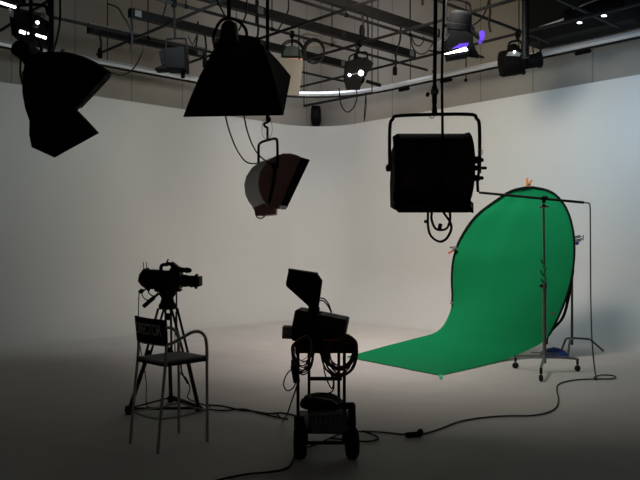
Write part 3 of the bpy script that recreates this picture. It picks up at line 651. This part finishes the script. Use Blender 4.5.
MB().px([(125.5, 406), (130, 405), (131, 412), (132.5, 415), (126, 416), (127, 411)], LF.y-.03, .07, .1).build('foot_clamp', M['rub'], t)
MB().lathe([(.01, -.02), (.085, -.01), (.09, .03), (.07, .06), (.06, .10), (.085, .14), (.09, .20), (.07, .22)], P(167.5, 309, Yt)+ZUP*.01, (0, 0, 1), 20).build('fluid_head', M['black'], t)
MB().box(P(167.5, 303, Yt)-ZUP*.0, (.13, .10, .06), None, .02).build('bowl', M['rub'], t)
MB().box(P(168, 292, Yt)+ZUP*.02, (.17, .13, .07), None, .015).build('head_plate', M['black'], t)
MB().lathe([(.02, -.05), (.03, -.05), (.022, 0), (.012, .02)], P(168, 315, Yt), (0, 0, 1), 10).build('bowl_knob', M['rub'], t)
tube1('pan_bar', [P(160, 293, Yt-.08), P(153, 298.5, Yt-.15)], .010, M['black'], t)
MB().tube([P(154, 297.5, Yt-.14), P(143.5, 306.5, Yt-.22)], .021, 10).build('pan_grip', M['rub'], t)
tube1('side_cord', [P(176.5, 292, Yt), P(177, 330, Yt-.02), P(180, 352, Yt-.02), P(182, 372, Yt), P(188, 384, Yt)], .008, M['cable'], t, smooth=4)
# camera
t = thing('video_camera', 'black shoulder video camera with lens hood mounted on the tripod', 'camera', P(168, 289, Yt))
body = MB().px([(147, 270), (150, 269.4), (160, 270), (163, 270.5), (171, 270.5), (173, 267), (178, 268), (181.5, 271), (182.5, 283), (181, 288.5), (171, 289), (168, 287), (163, 287), (160, 289), (150, 288.5), (147, 286)], Yt, .22, .03, .1).build('body', M['black'], t)
MB().box(P(168, 290, Yt)+ZUP*.0, (.26, .09, .03), None, .008).build('mounting_plate', M['black'], t)
MB().px([(140.5, 274), (144.5, 268.5), (147.5, 267.5), (150, 270), (150, 288), (147, 288.5), (144, 286), (139.2, 281)], Yt, .15, .08).build('battery', M['black'], t)
hb = [P(161, 270.5, Yt), P(161.2, 266.5, Yt), P(163, 264.8, Yt), P(167, 264.6, Yt), P(169.5, 263.6, Yt), P(173, 266.6, Yt), P(177, 269.5, Yt)]
MB().tube(hb, .018, 8, 3).build('handle', M['black'], t)
MB().px([(169, 264.5), (172.5, 261.6), (175.5, 264), (179.5, 267), (186, 268), (186.2, 272), (181, 272.5), (175, 270.5)], Yt-.06, .10, .08).build('viewfinder', M['black'], t)
MB().lathe([(.026, 0), (.03, .01), (.022, .05), (.012, .06)], P(185.5, 270.2, Yt-.06), (1, 0, -.05), 14).build('eyepiece', M['rub'], t)
MB().lathe([(.062, 0), (.062, .06), (.055, .08), (.058, .14), (.075, .15), (.078, .17)], P(180.5, 280.6, Yt), (1, 0, -.05), 24).build('lens', M['black'], t)
MB().loft([[P(190+dx, 281.2+h, Yt)+Vector((0, yy, 0)) for h, yy in ((-hh, -hw), (-hh, hw), (hh, hw), (hh, -hw))] for dx, hh, hw in ((-4, 3.0, .05), (0, 3.8, .075), (7, 4.7, .105), (10.6, 4.9, .11))]).build('lens_hood', M['rub'], t, smooth=False)
MB().px([(188, 286), (192, 287.5), (195, 286), (194, 284), (188, 284)], Yt, .07, .1).build('lens_grip', M['rub'], t)
MB().box(P(180, 289.8, Yt), (.05, .03, .012), None).build('red_lever', M['redstripe'], t)
tube1('antenna', [P(166, 264, Yt), P(168.4, 259, Yt)], .008, M['black'], t)
tube1('antenna', [P(143.6, 269, Yt), P(143.4, 262, Yt)], .004, M['black'], t); tube1('antenna', [P(146.6, 268, Yt), P(146.6, 262, Yt)], .004, M['black'], t)
tube1('cable_loop', [P(141, 273, Yt-.08), P(139.2, 279, Yt-.1), P(141, 284, Yt-.1), P(146, 288, Yt-.1), P(150, 290, Yt-.08)], .010, M['cable'], t, smooth=4)
tube1('red_lead', [P(143, 285, Yt-.1), P(146, 288.5, Yt-.12), P(149, 291, Yt-.1), P(147, 288, Yt-.08)], .007, M['redstripe'], t, smooth=4)
tube1('lead', [P(147, 288, Yt-.09), P(149, 293, Yt-.1), P(153, 296, Yt-.1), P(157, 294, Yt-.08), P(158, 290, Yt-.06)], .006, M['cable'], t, smooth=4)
MB().px([(138.5, 291), (141, 288.6), (144, 289.4), (144.2, 291.6), (141.5, 293.8), (139, 293)], Yt-.14, .06, .15).build('zoom_control', M['rub'], t)
tube1('zoom_lead', [P(144, 290.5, Yt-.14), P(146.5, 288.6, Yt-.12), P(148.5, 288.4, Yt-.10)], .008, M['black'], t)
tube1('zoom_lead', [P(142, 293, Yt-.14), P(143, 297, Yt-.14), P(147, 300, Yt-.14), P(151, 299.6, Yt-.14)], .006, M['cable'], t, smooth=4)
droop('thin cable hanging from the camera zoom control behind the chair back', [P(139, 293, Yt-.14), P(138.6, 305, Yt-.14), P(138.5, 330, Yt-.14), P(141, 352, Yt-.1), P(146, 380, Yt-.1), P(146.5, 404, 7.35), fl(152, 410, .008)], .005)
droop('thin looping cable hanging inside the camera tripod legs', [P(176, 312, Yt-.05), P(175, 350, Yt), P(180, 372, Yt), P(186, 378, Yt), P(190, 388, Yt), P(188, 398, Yt), P(199, 403, 7.3), fl(210, 407, .008)], .006)

# ------------------------------------------------------------------ equipment cart
Yc = 5.60
t = thing('equipment_cart', 'dark two wheeled equipment cart loaded with monitors and cable coils', 'cart', (P(326, 0, 5.8).x, 5.8, 0))
def wheel(px):
    p = fl(px, 458.5); Yw = p.y; x = p.x
    w = MB().lathe([(.05, -.048), (.095, -.048), (.118, -.032), (.122, -.012), (.122, .012), (.118, .032), (.095, .048), (.05, .048)], (x, Yw, .122), (1, .08, 0), 28).build('wheel', M['rub'], t)
    MB().lathe([(.02, -.052), (.055, -.050), (.06, -.03), (.06, .03), (.055, .05), (.02, .052)], (x, Yw, .122), (1, .08, 0), 16).build('hub', M['black'], w)
    return Vector((x, Yw, .122))
w0, w1 = wheel(300), wheel(352)
tube1('axle', [w0, w1], .014, M['black'], t)
for px, Yp in ((298, 5.55), (344.3, 5.55), (309, 6.1), (338.8, 6.1)):
    x = P(px, 0, Yp).x; MB().box((x, Yp, .55), (.024, .024, .66), None, .003).build('post', M['black'], t, smooth=False)
dl_, dr_ = P(295.5, 0, 5.6).x, P(353, 0, 5.6).x
MB().box(((dl_+dr_)/2, 5.80, .868), (dr_-dl_, .62, .075), None, .012).build('deck', M['black'], t)
MB().box((P(326, 0, 6.08).x, 6.08, .53), (P(340, 0, 6.08).x-P(308, 0, 6.08).x, .024, .03), None, .003).build('crossbar', M['black'], t)
MB().box((P(325, 0, 5.8).x, 5.8, .235), (.44, .62, .04), None, .008).build('lower_tray', M['black'], t)
MB().px([(340, 402.5), (354, 402.5), (355.5, 405), (356, 424), (354.5, 432), (349.5, 432), (347, 423), (348.8, 415), (347.6, 409), (340, 408)], 5.52, .03).build('side_bracket', M['black'], t, smooth=False)
MB().px([(294, 416), (304, 416), (307, 430), (305, 440), (297, 440), (294, 428)], 5.53, .03, .03).build('side_bracket', M['black'], t, smooth=False)
for px in (306, 344): MB().box((P(px, 0, 5.58).x, 5.58, .18), (.03, .06, .12), None, .006).build('axle_bracket', M['black'], t)
for px in (304, 347):                                            # small rear casters
    x = P(px, 0, 6.1).x; c_ = MB().lathe([(.02, -.016), (.045, -.014), (.05, 0), (.045, .014), (.02, .016)], (x, 6.05, .05), (1, 0, 0), 18).build('caster', M['rub'], t)
    MB().box((x, 6.07, .15), (.03, .03, .14), None, .004).build('fork', M['black'], c_)
# load on the lower tray
t2 = thing('storage_crate', 'dark grey crate with ribbed front on the lower tray of the cart', 'crate', (P(328, 0, 5.52).x, 5.6, .255))
MB().px([(309, 414.5), (347, 413), (346.5, 431.5), (312, 432.8)], 5.47, .07, .03).build('front_panel', M['crate'], t2)
MB().box((P(328, 0, 5.75).x, 5.76, .315), (.30, .46, .12), None, .01).build('tub', M['crate'], t2)
for px in (316, 320, 326, 331, 336, 339.5): MB().px([(px-.8, 418), (px+.8, 418), (px+.8, 427-((px*7) % 3)), (px-.8, 427)], 5.43, .008).build('rib', M['ribs'], t2, smooth=False)
bag = MB()
def mound(px0, px1, y0, y1, Yq, dep, seed, n=14, m=7, flat=.3):
    rnd = random.Random(seed); x0, x1 = P(px0, 0, Yq).x, P(px1, 0, Yq).x; zb, zt_ = P(0, y1, Yq).z, P(0, y0, Yq).z
    rings = []
    for i in range(m):
        f_ = i/(m-1); rr = math.cos(f_*math.pi/2)**.5 if i < m-1 else .03
        rings.append([Vector(((x0+x1)/2+(x1-x0)/2*rr*math.copysign(abs(math.cos(th))**.7, math.cos(th))*(1+rnd.uniform(-.05, .05)), Yq+dep/2*rr*math.copysign(abs(math.sin(th))**.7, math.sin(th)), zb+(zt_-zb)*f_*(1+rnd.uniform(-.06, .04)))) for th in [2*math.pi*k/n for k in range(n)]])
    return MB().loft(rings)
tag(mound(300, 343, 393, 404.2, 5.80, .44, 3).build('equipment_bag', M['fab']), 'slumped black equipment bag lying on the crate under the cart deck', 'bag')
MB().px([(309, 396), (333, 400), (338, 404), (318, 404)], 5.55, .06, .1).build('flap', M['black'], bpy.data.objects['equipment_bag'])
# load on the deck
ZD = .906
RM = Matrix.Rotation(math.radians(11), 3, 'Y') @ Matrix.Rotation(math.radians(-6), 3, 'Z')
t2 = thing('field_monitor', 'tilted dark boxy monitor case resting on the cart deck', 'monitor', (P(320, 0, 5.75).x, 5.75, ZD))
mc = P(320.5, 327, 5.78)
mc = mc+RM @ Vector((0, 0, .0275))
MB().box(mc, (.415, .36, .17), RM, .012).build('case', M['maroondk'], t2)
MB().box(mc+RM @ Vector((0, -.182, 0)), (.36, .006, .13), RM, .004).build('rear_panel', M['black'], t2)
MB().box(mc+RM @ Vector((-.06, .0, .088)), (.10, .03, .012), RM, .004).build('handle', M['black'], t2)
MB().box(P(287.8, 332, 5.78), (.085, .14, .095), Matrix.Rotation(.05, 3, 'Y'), .006).build('side_box', M['beige'], t2)
MB().box((mc.x+.06, mc.y, ZD+.016), (.18, .30, .032), None, .01).build('stand_foot', M['black'], t2); MB().box((mc.x-.142, mc.y, ZD+.046), (.175, .3, .092), None, .01).build('stand_foot', M['black'], t2)
tag(mound(306, 345, 328, 341.5, 5.52, .10, 5).build('cloth_pouch', M['fab']), 'black cloth pouch with dull red stripe in front of the tilted monitor', 'pouch')
MB().box(P(332, 340, 5.468), (.15, .01, .018), None, .003).build('stripe', M['redstripe'], bpy.data.objects['cloth_pouch'])
bt = P(307.5, 341.4, 5.52)
tq = thing('spray_bottle', 'small dark bottle standing on the deck left of the pouch', 'bottle', (bt.x, bt.y, ZD))
MB().lathe([(.03, 0), (.034, .01), (.034, .08), (.018, .10)], (bt.x, bt.y-.03, ZD), (0, 0, 1), 14).build('bottle', M['black'], tq)
MB().lathe([(.014, 0), (.014, .03), (.010, .045)], (bt.x, bt.y-.03, ZD+.10), (0, 0, 1), 10).build('cap', M['rub'], tq)
# hooded monitor on top
Yh = 5.74
t2 = thing('hooded_monitor', 'black hooded monitor tilted on the top of the monitor case', 'monitor', P(314, 310, Yh))
MB().px([(289, 269), (317.5, 273.5), (322.5, 280.6), (318.6, 309), (310.8, 307.5), (287, 286), (286.3, 283)], Yh, .26, .06, .2).build('hood', M['fab'], t2, ang=30)
MB().px([(288.6, 268.6), (317.8, 273), (318, 274.4), (288.6, 270.2)], Yh+.02, .22).build('top_edge', M['black'], t2, smooth=False)
MB().px([(308.5, 306), (320, 307.5), (319.5, 313), (308, 311)], Yh, .12, .08).build('mount', M['black'], t2)
droop('pair of thin cables curving from the hooded monitor to the case', [P(319.5, 298, Yh-.02), P(324, 298.8, Yh-.02), P(328.5, 304, Yh), P(331.5, 312.8, Yh), P(328.4, 306.5, Yh), P(323.5, 301, Yh-.01), P(319.8, 300.5, Yh-.01)], .006)
# cable coils on both ends of the deck
def uloops(cx, hw, ytop, ybot, n, Yq, r, seed, full=0):
    rnd = random.Random(seed); pts = []
    for i in range(n):
        w = hw*rnd.uniform(.72, 1.02); c = cx+rnd.uniform(-1, 1)*hw*.12; yb = ybot-rnd.uniform(0, 1)**1.5*(ybot-ytop)*.36; yt = ytop+rnd.uniform(-3, 3); dy = rnd.uniform(-.03, .03)
        top = [P(c-w*.55, yt-6, Yq+.05), P(c-w*.9, yt, Yq)] if i < full else [P(c-w*.85, yt+2, Yq)]
        pts += top+[P(c-w, (yt*2+yb)/3, Yq+dy), P(c-w*.72, yt+(yb-yt)*.78, Yq+dy), P(c, yb, Yq+dy), P(c+w*.75, yt+(yb-yt)*.78, Yq+dy), P(c+w*1.03, (yt*2+yb)/3, Yq+dy)]
        pts += [P(c+w*.95, yt-1, Yq+dy), P(c+w*.3, yt-5, Yq)]
    return MB().tube(pts, r, 6, 5)
cl = tag(uloops(302, 10.5, 343, 375, 5, 5.48, .0055, 2).build('cable_coil', M['cable']), 'coil of dark cables hanging at the left end of the cart deck', 'cable', 'coiled cables')
uloops(303, 10, 343, 368, 3, 5.47, .005, 4).build('red_turns', M['redcable'], cl)
uloops(301, 9.5, 342, 366, 2, 5.46, .003, 6).build('pale_turns', M['pale'], cl)
cr = tag(uloops(339, 17.5, 343, 377, 6, 5.48, .0075, 12).build('cable_coil', M['cable']), 'thick coil of red and black cable hanging at the right end of cart deck', 'cable', 'coiled cables')
uloops(340, 16.5, 342, 376.5, 6, 5.47, .0065, 15).build('red_turns', M['redcable'], cr)
t2 = thing('radio_pouch', 'dark radio with cord hanging under the left cable coil on the cart', 'radio', P(293.5, 383, 5.46))
MB().px([(290.5, 366.5), (297.5, 365), (300, 381.5), (293.5, 383)], 5.46, .05, .1).build('body', M['rub'], t2)
MB().px([(291, 360), (296, 359), (297.5, 366), (291, 367)], 5.46, .035, .1).build('clip', M['crate'], t2)
tube1('cord', [P(293, 368, 5.47), P(287, 374, 5.47), P(283.5, 384, 5.47), P(287, 390.5, 5.47), P(293, 388, 5.47), P(296, 382, 5.47)], .005, M['cable'], t2, smooth=5)
droop('thin cable falling from the left cart coil to the floor', [P(299, 370, 5.5), P(297, 385, 5.5), P(292, 400, 5.52), P(288, 412, 5.6), fl(283, 421, .008), fl(280, 417, .008), fl(276, 413, .008)], .006)
droop('thin cable dangling inside the cart posts', [P(323, 352, 5.7), P(324.5, 372, 5.7), P(331, 388, 5.7), P(333.5, 383, 5.72), P(331, 374, 5.72)], .006)
droop('cable curling over the bag under the cart deck', [P(312, 395, 5.6), P(324, 394, 5.55), P(332, 391.5, 5.55), P(334, 384, 5.6), P(333, 376, 5.7)], .006)

# ------------------------------------------------------------------ green screen
rows = [((526, 187.3, 11.05), (533, 187.2, 11.05)), ((511, 191, 11.1), (548, 190.5, 11.0)), ((496, 200.5, 11.15), (559, 198, 10.95)), ((475.5, 216.5, 11.2), (568, 212, 10.87)),
        ((460.5, 238.5, 11.3), (573, 230, 10.78)), ((453.5, 259, 11.35), (574.5, 249, 10.7)), ((451.8, 279, 11.4), (573, 270, 10.63)), ((452.3, 300, 11.4), (567.5, 294, 10.53)),
        ((448, 317, 11.32), (557.5, 319, 10.50)), ((437, 331.5, 11.2), (545, 340, 10.50)), ((413, 338.8, 11.05), (522, 352.5, 10.45)), ((387, 345.6, 10.9), (500, 361, 10.2)),
        ((361, 352.8, 10.78), (470, 368.6, 9.62)), ((346.5, 356.6, 10.66), (440.5, 375.6, 9.13))]
Lp = smooth_path([P(*a) for a, b in rows], 4); Rp = smooth_path([P(*b) for a, b in rows], 4)
t = thing('green_screen', 'large green backdrop cloth curving from an upright oval panel down onto the floor', 'backdrop', fl(470, 372))
g = MB(); NU = 22; nrm = Vector((.49, .87, 0)); front_r, back_r = [], []
for i, (l, r) in enumerate(zip(Lp, Rp)):
    f_ = i/(len(Lp)-1); sag = .10*math.sin(math.pi*min(1, f_/.75))
    ring = []
    for k in range(NU+1):
        u = k/NU; p = l.lerp(r, u)+nrm*sag*4*u*(1-u)*.5
        if f_ > .7: p.z = max(.012, p.z-.10*4*u*(1-u)*max(0, 1-(f_-.7)/.3)*.6)
        p += nrm*.004*math.sin(u*19+f_*9)
        ring.append(p)
    front_r.append(ring)
for fr_ in (0,):
    n0 = len(g.v); m = NU+1
    for ring in front_r: g.v += ring
    for ring in front_r: g.v += [p+nrm*.006-ZUP*.003 for p in ring]
    T = len(front_r)*m
    for i in range(len(front_r)-1):
        for j in range(NU):
            a = i*m+j; g.f.append((a, a+1, a+1+m, a+m)); g.f.append((T+a, T+a+m, T+a+1+m, T+a+1))
    for i in range(len(front_r)-1):
        for j in (0, NU): a = i*m+j; g.f.append((a, a+m, T+a+m, T+a))
    for j in range(NU):
        for i in (0, len(front_r)-1): a = i*m+j; g.f.append((a, a+1, T+a+1, T+a))
g.build('cloth', M['green'], t, ang=60)
n_l = 4*7+2; n_r = 4*9
rim = [p+ZUP*.0 for p in reversed(Lp[:n_l])]+[p for p in Rp[:n_r]]
MB().tube([p-nrm*.004 for p in rim], .017, 8).build('rim', M['fab'], t)
rl = Rp[4*6:4*9]
MB().tube([Rp[4*6], P(568, 300, 10.75), P(562.5, 318, 10.7), P(552, 330, 10.6), P(547, 338, 10.55), P(546.5, 344, 10.52)], .022, 8, 5).build('rim_loop', M['fab'], t)
# clips and tape on the green screen
def spring_clamp(label, p, ang, s, body, tips, Yoff=0, nm='spring_clamp'):
    t = thing(nm, label, 'clamp', p, 'clamps on the green screen')
    R = Matrix.Rotation(ang, 3, 'Y')
    q = lambda x, z: p+R @ Vector((x*s, 0, z*s))
    MB().prism([q(-.35, -.5), q(-.1, -.55), q(.02, .1), q(-.25, 1.0), q(-.55, 1.0), q(-.4, .2)], (0, .03, 0), .05).build('jaw', M[body], t)
    MB().prism([q(.35, -.5), q(.1, -.55), q(-.02, .1), q(.35, .8), q(.62, .75), q(.4, .1)], (0, .03, 0), .05).build('jaw', M[body], t)
    MB().lathe([(.01, -.03), (.02, -.025), (.02, .025), (.01, .03)], p, (0, 1, 0), 10).build('spring', M['steel'], t)
    if tips: MB().prism([q(-.2, .75), q(-.6, .75), q(-.65, 1.35), q(-.25, 1.35)], (0, .036, 0), .05).build('handle_grip', M[tips], t)
    return t
spring_clamp('orange spring clamp gripping the top edge of the green screen', P(528.5, 184, 11.02), .12, .085, 'orange', None)
spring_clamp('grey spring clamp with orange red grip on the left edge of the green screen', P(454.5, 248.5, 11.3), -1.9, .085, 'steel', 'redtip')
spring_clamp('small brown clip on the left edge of the green screen above the bend', P(451.8, 303, 11.36), -1.5, .03, 'orange', None, nm='small_clip')
spring_clamp('small pale clip on the right rim of the green screen', P(552, 313.5, 10.3), 1.3, .035, 'card', None, nm='small_clip')
tag(MB().loft([[fl(x, y, .006) for x, y in ((438.5, 374.6), (442.5, 374.2), (442.8, 378.2), (440, 378.8))], [fl(x, y, .014) for x, y in ((438.5, 374.6), (442.5, 374.2), (442.8, 378.2), (440, 378.8))]]).build('tape_tab', M['tape'], smooth=False), 'bright green tape tab at the front corner of the green cloth on floor', 'tape')

# ------------------------------------------------------------------ rolling stand with crossbar
bc = Vector((2.93, 9.40, 0))
t = thing('rolling_stand', 'steel rolling light stand with casters and long crossbar before the green screen', 'stand', bc)
cst = [fl(541, 381.5), fl(515.5, 368.5), fl(577.5, 371.5)]
hubz = .21
for q in cst:
    d = (q-bc); d.z = 0; e = bc+d*.93
    lg = MB().tube([bc+ZUP*hubz, bc+d*.15+ZUP*hubz, e+ZUP*.17, bc+d+ZUP*.155], .017, 8).build('leg', M['steel'], t)
    tube1('caster_stem', [bc+d+ZUP*.17, bc+d+ZUP*.09], .018, M['black'], lg)
    MB().lathe([(.015, -.018), (.038, -.016), (.042, -.01), (.042, .01), (.038, .016), (.015, .018)], bc+d+ZUP*.042, d.cross(ZUP)+d*.4, 18).build('caster_wheel', M['rub'], lg)
tube1('brace', [bc+(cst[1]-bc)*.45+ZUP*.24, bc+(cst[2]-bc)*.42+ZUP*.24], .010, M['steel'], t)
pt = P(543.5, 205, 9.36)
tube1('column', [bc+ZUP*.12, bc+ZUP*1.15], .024, M['steel'], t, n=12)
tube1('riser', [bc+ZUP*1.1, Vector((pt.x, pt.y, pt.z))], .015, M['steel'], t, n=12)
MB().lathe([(.03, 0), (.034, .01), (.034, .07), (.026, .08)], bc+ZUP*1.10, (0, 0, 1), 12).build('collar', M['steel'], t)
MB().lathe([(.012, 0), (.02, .005), (.02, .04), (.008, .045)], bc+Vector((-.02, 0, 1.13)), (-1, -.3, 0), 10).build('collar_knob', M['black'], t)
MB().lathe([(.03, 0), (.033, .01), (.033, .05)], bc+ZUP*.55, (0, 0, 1), 12).build('collar', M['steel'], t)
MB().box(P(543.5, 206, 9.36), (.06, .05, .05), None, .01).build('grip_head', M['chrome'], t)
tube1('t_handle', [P(538.5, 207.4, 9.32), P(549, 206.8, 9.32)], .011, M['chrome'], t)
tube1('t_handle', [P(539.5, 198.5, 9.33), P(547.5, 197, 9.33)], .014, M['black'], t)
MB().box(P(543.8, 199.5, 9.36), (.04, .05, .10), None, .01).build('arm_clamp', M['black'], t)
tube1('crossbar', [P(479, 192.5, 9.62), P(543.5, 198.7, 9.36), P(584, 202.6, 9.2)], .017, M['black'], t, n=10)
tube1('bar_tip', [P(584, 202.6, 9.2), P(589, 203.2, 9.18)], .010, M['steel'], t)
for k, (px, py) in enumerate(((542, 262), (544.5, 268), (541.5, 273), (544.5, 277), (542.5, 281))):
    MB().prism([P(px-2.8, py-2.4, 9.31), P(px-.4, py-3.0, 9.31), P(px+2.8, py+2.0, 9.31), P(px+.4, py+2.8, 9.31)], (0, .02, 0)).build('green_tie', M['tape'], t, smooth=False)
# c-stand
cs = fl(572, 349.8)
t = thing('c_stand', 'dark steel c-stand with grip head standing behind the right edge of green screen', 'stand', cs)
zh = P(0, 238, cs.y).z
for q in (fl(603.5, 352.5), fl(568, 356.5), fl(561.5, 351.5)):
    d = q-cs; d.z = 0
    zl = .19
    tube1('leg', [cs+ZUP*zl, cs+d*.55+ZUP*zl, cs+d*.66+ZUP*(zl-.03), cs+d+ZUP*.02], .016, M['stand'], t, n=8)
tube1('column', [cs+ZUP*.08, cs+ZUP*(zh-.35)], .02, M['stand'], t, n=12)
tube1('riser', [cs+ZUP*(zh-.4), cs+ZUP*zh+Vector((.045, 0, 0))], .014, M['steel'], t, n=12)
MB().lathe([(.024, 0), (.028, .01), (.028, .06), (.02, .07)], cs+ZUP*(zh-.40), (0, 0, 1), 12).build('collar', M['black'], t)
MB().lathe([(.015, -.05), (.055, -.03), (.055, .03), (.015, .05)], P(578, 238.5, cs.y), (.4, -1, 0), 16).build('grip_head', M['chrome'], t)
tube1('t_handle', [P(577, 238.5, cs.y-.05), P(583, 237.5, cs.y-.08)], .012, M['chrome'], t); tube1('t_handle', [P(583.2, 234.8, cs.y-.08), P(583, 240.5, cs.y-.08)], .011, M['chrome'], t)
MB().lathe([(.012, 0), (.028, .01), (.028, .04), (.012, .05)], P(577, 242.5, cs.y-.03), (-.3, -1, -.5), 12).build('knob', M['bluek'], t)
tube1('grip_pin', [P(571.5, 238, cs.y-.25), P(577.5, 238.5, cs.y)], .012, M['chrome'], t)
# blue sandbag
sb = mound(540, 568, 347.5, 357, 10.72, .36, 9); 
zmin = min(v.z for v in sb.v)
for v in sb.v: v.z += .004-zmin
tag(sb.build('sandbag', M['blue']), 'blue sandbag lying on the floor behind the rolling stand', 'sandbag')

# ------------------------------------------------------------------ floor cables
fz = .012
t = thing('long_floor_cable', 'long dark cable dropping from the crossbar end and snaking to the cart', 'cable', fl(520, 415))
pts = [P(588.5, 203.3, 9.18), P(590, 206, 9.19), P(590.3, 225, 9.22), P(590.5, 260, 9.25), P(590.8, 300, 9.25), P(592, 340, 9.22), P(594.5, 368, 9.15), fl(596.5, 379.5, fz), fl(594, 377.5, fz), fl(601, 375, fz), fl(612, 375.5, fz), fl(615.5, 377, fz), fl(611, 378.8, fz),
       fl(598, 379, fz), fl(580, 379.5, fz), fl(566, 381.5, fz), fl(558, 385, fz), fl(557, 391, fz), fl(558.5, 398, fz), fl(557, 406, fz), fl(550, 411.5, fz), fl(533, 415.5, fz), fl(505, 416, fz), fl(480, 418, fz), fl(458, 422, fz), fl(440, 429, fz), fl(422, 434, fz), fl(404, 434.5, fz), fl(385, 432.5, fz), fl(362, 431.5, fz), fl(340, 434, fz), fl(322, 442, fz), fl(308, 447, fz)]
tube1('cord', pts, .0085, M['cable'], t, smooth=6, n=8)
MB().tube([fl(406, 435, .022), fl(421, 433.6, .022)], .022, 8).build('connector', M['rub'], t)
MB().ball(fl(420.3, 432, .05), .028).build('connector_cap', M['rub'], t)
droop('cable running over the floor from the tripod to the cart', [fl(207, 405, fz), fl(222, 406, fz), fl(240, 410, fz), fl(252, 411, fz), fl(268, 413.5, fz), fl(282, 413, fz), fl(297, 416, fz)], .009)
droop('second floor cable between tripod and cart, curling near the middle', [fl(206, 409, fz), fl(224, 410.5, fz), fl(242, 409, fz), fl(256, 412, fz), fl(276, 417, fz), fl(288, 419, fz)], .008)
droop('cable leaving the left cart wheel along the floor toward the camera', [fl(298, 446, fz), fl(294, 458, fz), fl(287, 468, fz), fl(270, 472, fz), fl(245, 474.5, fz), fl(215, 481, fz), fl(195, 489, fz)], .0085)
droop('short floor cable curling to the right of the cart wheel', [fl(330, 438, fz), fl(348, 440, fz), fl(366, 441.5, fz), fl(378, 439, fz), fl(374, 435, fz), fl(362, 431, fz+.015)], .008)

# ------------------------------------------------------------------ light
def area(name, loc, aim, size, power, col, spread=180):
    l = bpy.data.lights.new(name, 'AREA'); l.shape = 'SQUARE'; l.size = size; l.energy = power; l.color = col; l.spread = math.radians(spread)
    o = bpy.data.objects.new(name, l); COL.objects.link(o); o.location = loc
    o.rotation_euler = (Vector(aim)-Vector(loc)).to_track_quat('-Z', 'Y').to_euler(); return o
area('light_key_low', (1.4, 8.9, 4.85), (2.4, 13.0, .6), 1.2, 32, (.9, 1., .98), 120)
area('light_key', (1.0, 9.2, 4.85), (1.6, 18.0, 2.2), 1.2, 65, (1.0, .89, .72), 120)
area('light_floor_pool', (1.4, 9.0, 4.85), (2.0, 10.5, 0), .8, 35, (1.0, .9, .84), 100)
area('light_right_wall', (4.7, 8.8, 4.4), (4.7, 13.6, 3.1), 1.0, 28, (.52, .76, 1.0), 100)
area('light_left_wall', (-1.8, 9.6, 4.95), (-3.6, 14.2, 3.0), 1.0, 24, (.84, .97, 1.0), 110)
area('light_over_grid', (1.0, 12.0, 6.4), (1.0, 12.01, 0), 3.0, 16, (1.0, .98, .78), 170)
area('light_corner_wall', room(2.4, 2.4, 6.4), room(0, 0, 5.0), 1.5, 26, (.86, .9, 1.0), 160)
area('light_floor_centre', (.6, 9.0, 4.85), (.6, 12.5, 0), .8, 14, (1.0, .7, .72), 90)
area('light_added_front_fill', (0, 1.0, 3.6), (0, 9, 3.4), 3.0, 2.6, (1.0, .92, .88), 150)  # added fill behind the camera, no real lamp there

w = bpy.data.worlds.new('world'); S.world = w; w.use_nodes = True
w.node_tree.nodes['Background'].inputs[0].default_value = (.5, .5, .55, 1); w.node_tree.nodes['Background'].inputs[1].default_value = .02
S.view_settings.view_transform = 'Standard'; S.view_settings.look = 'None'; S.view_settings.gamma = 1; S.view_settings.exposure = 0.0
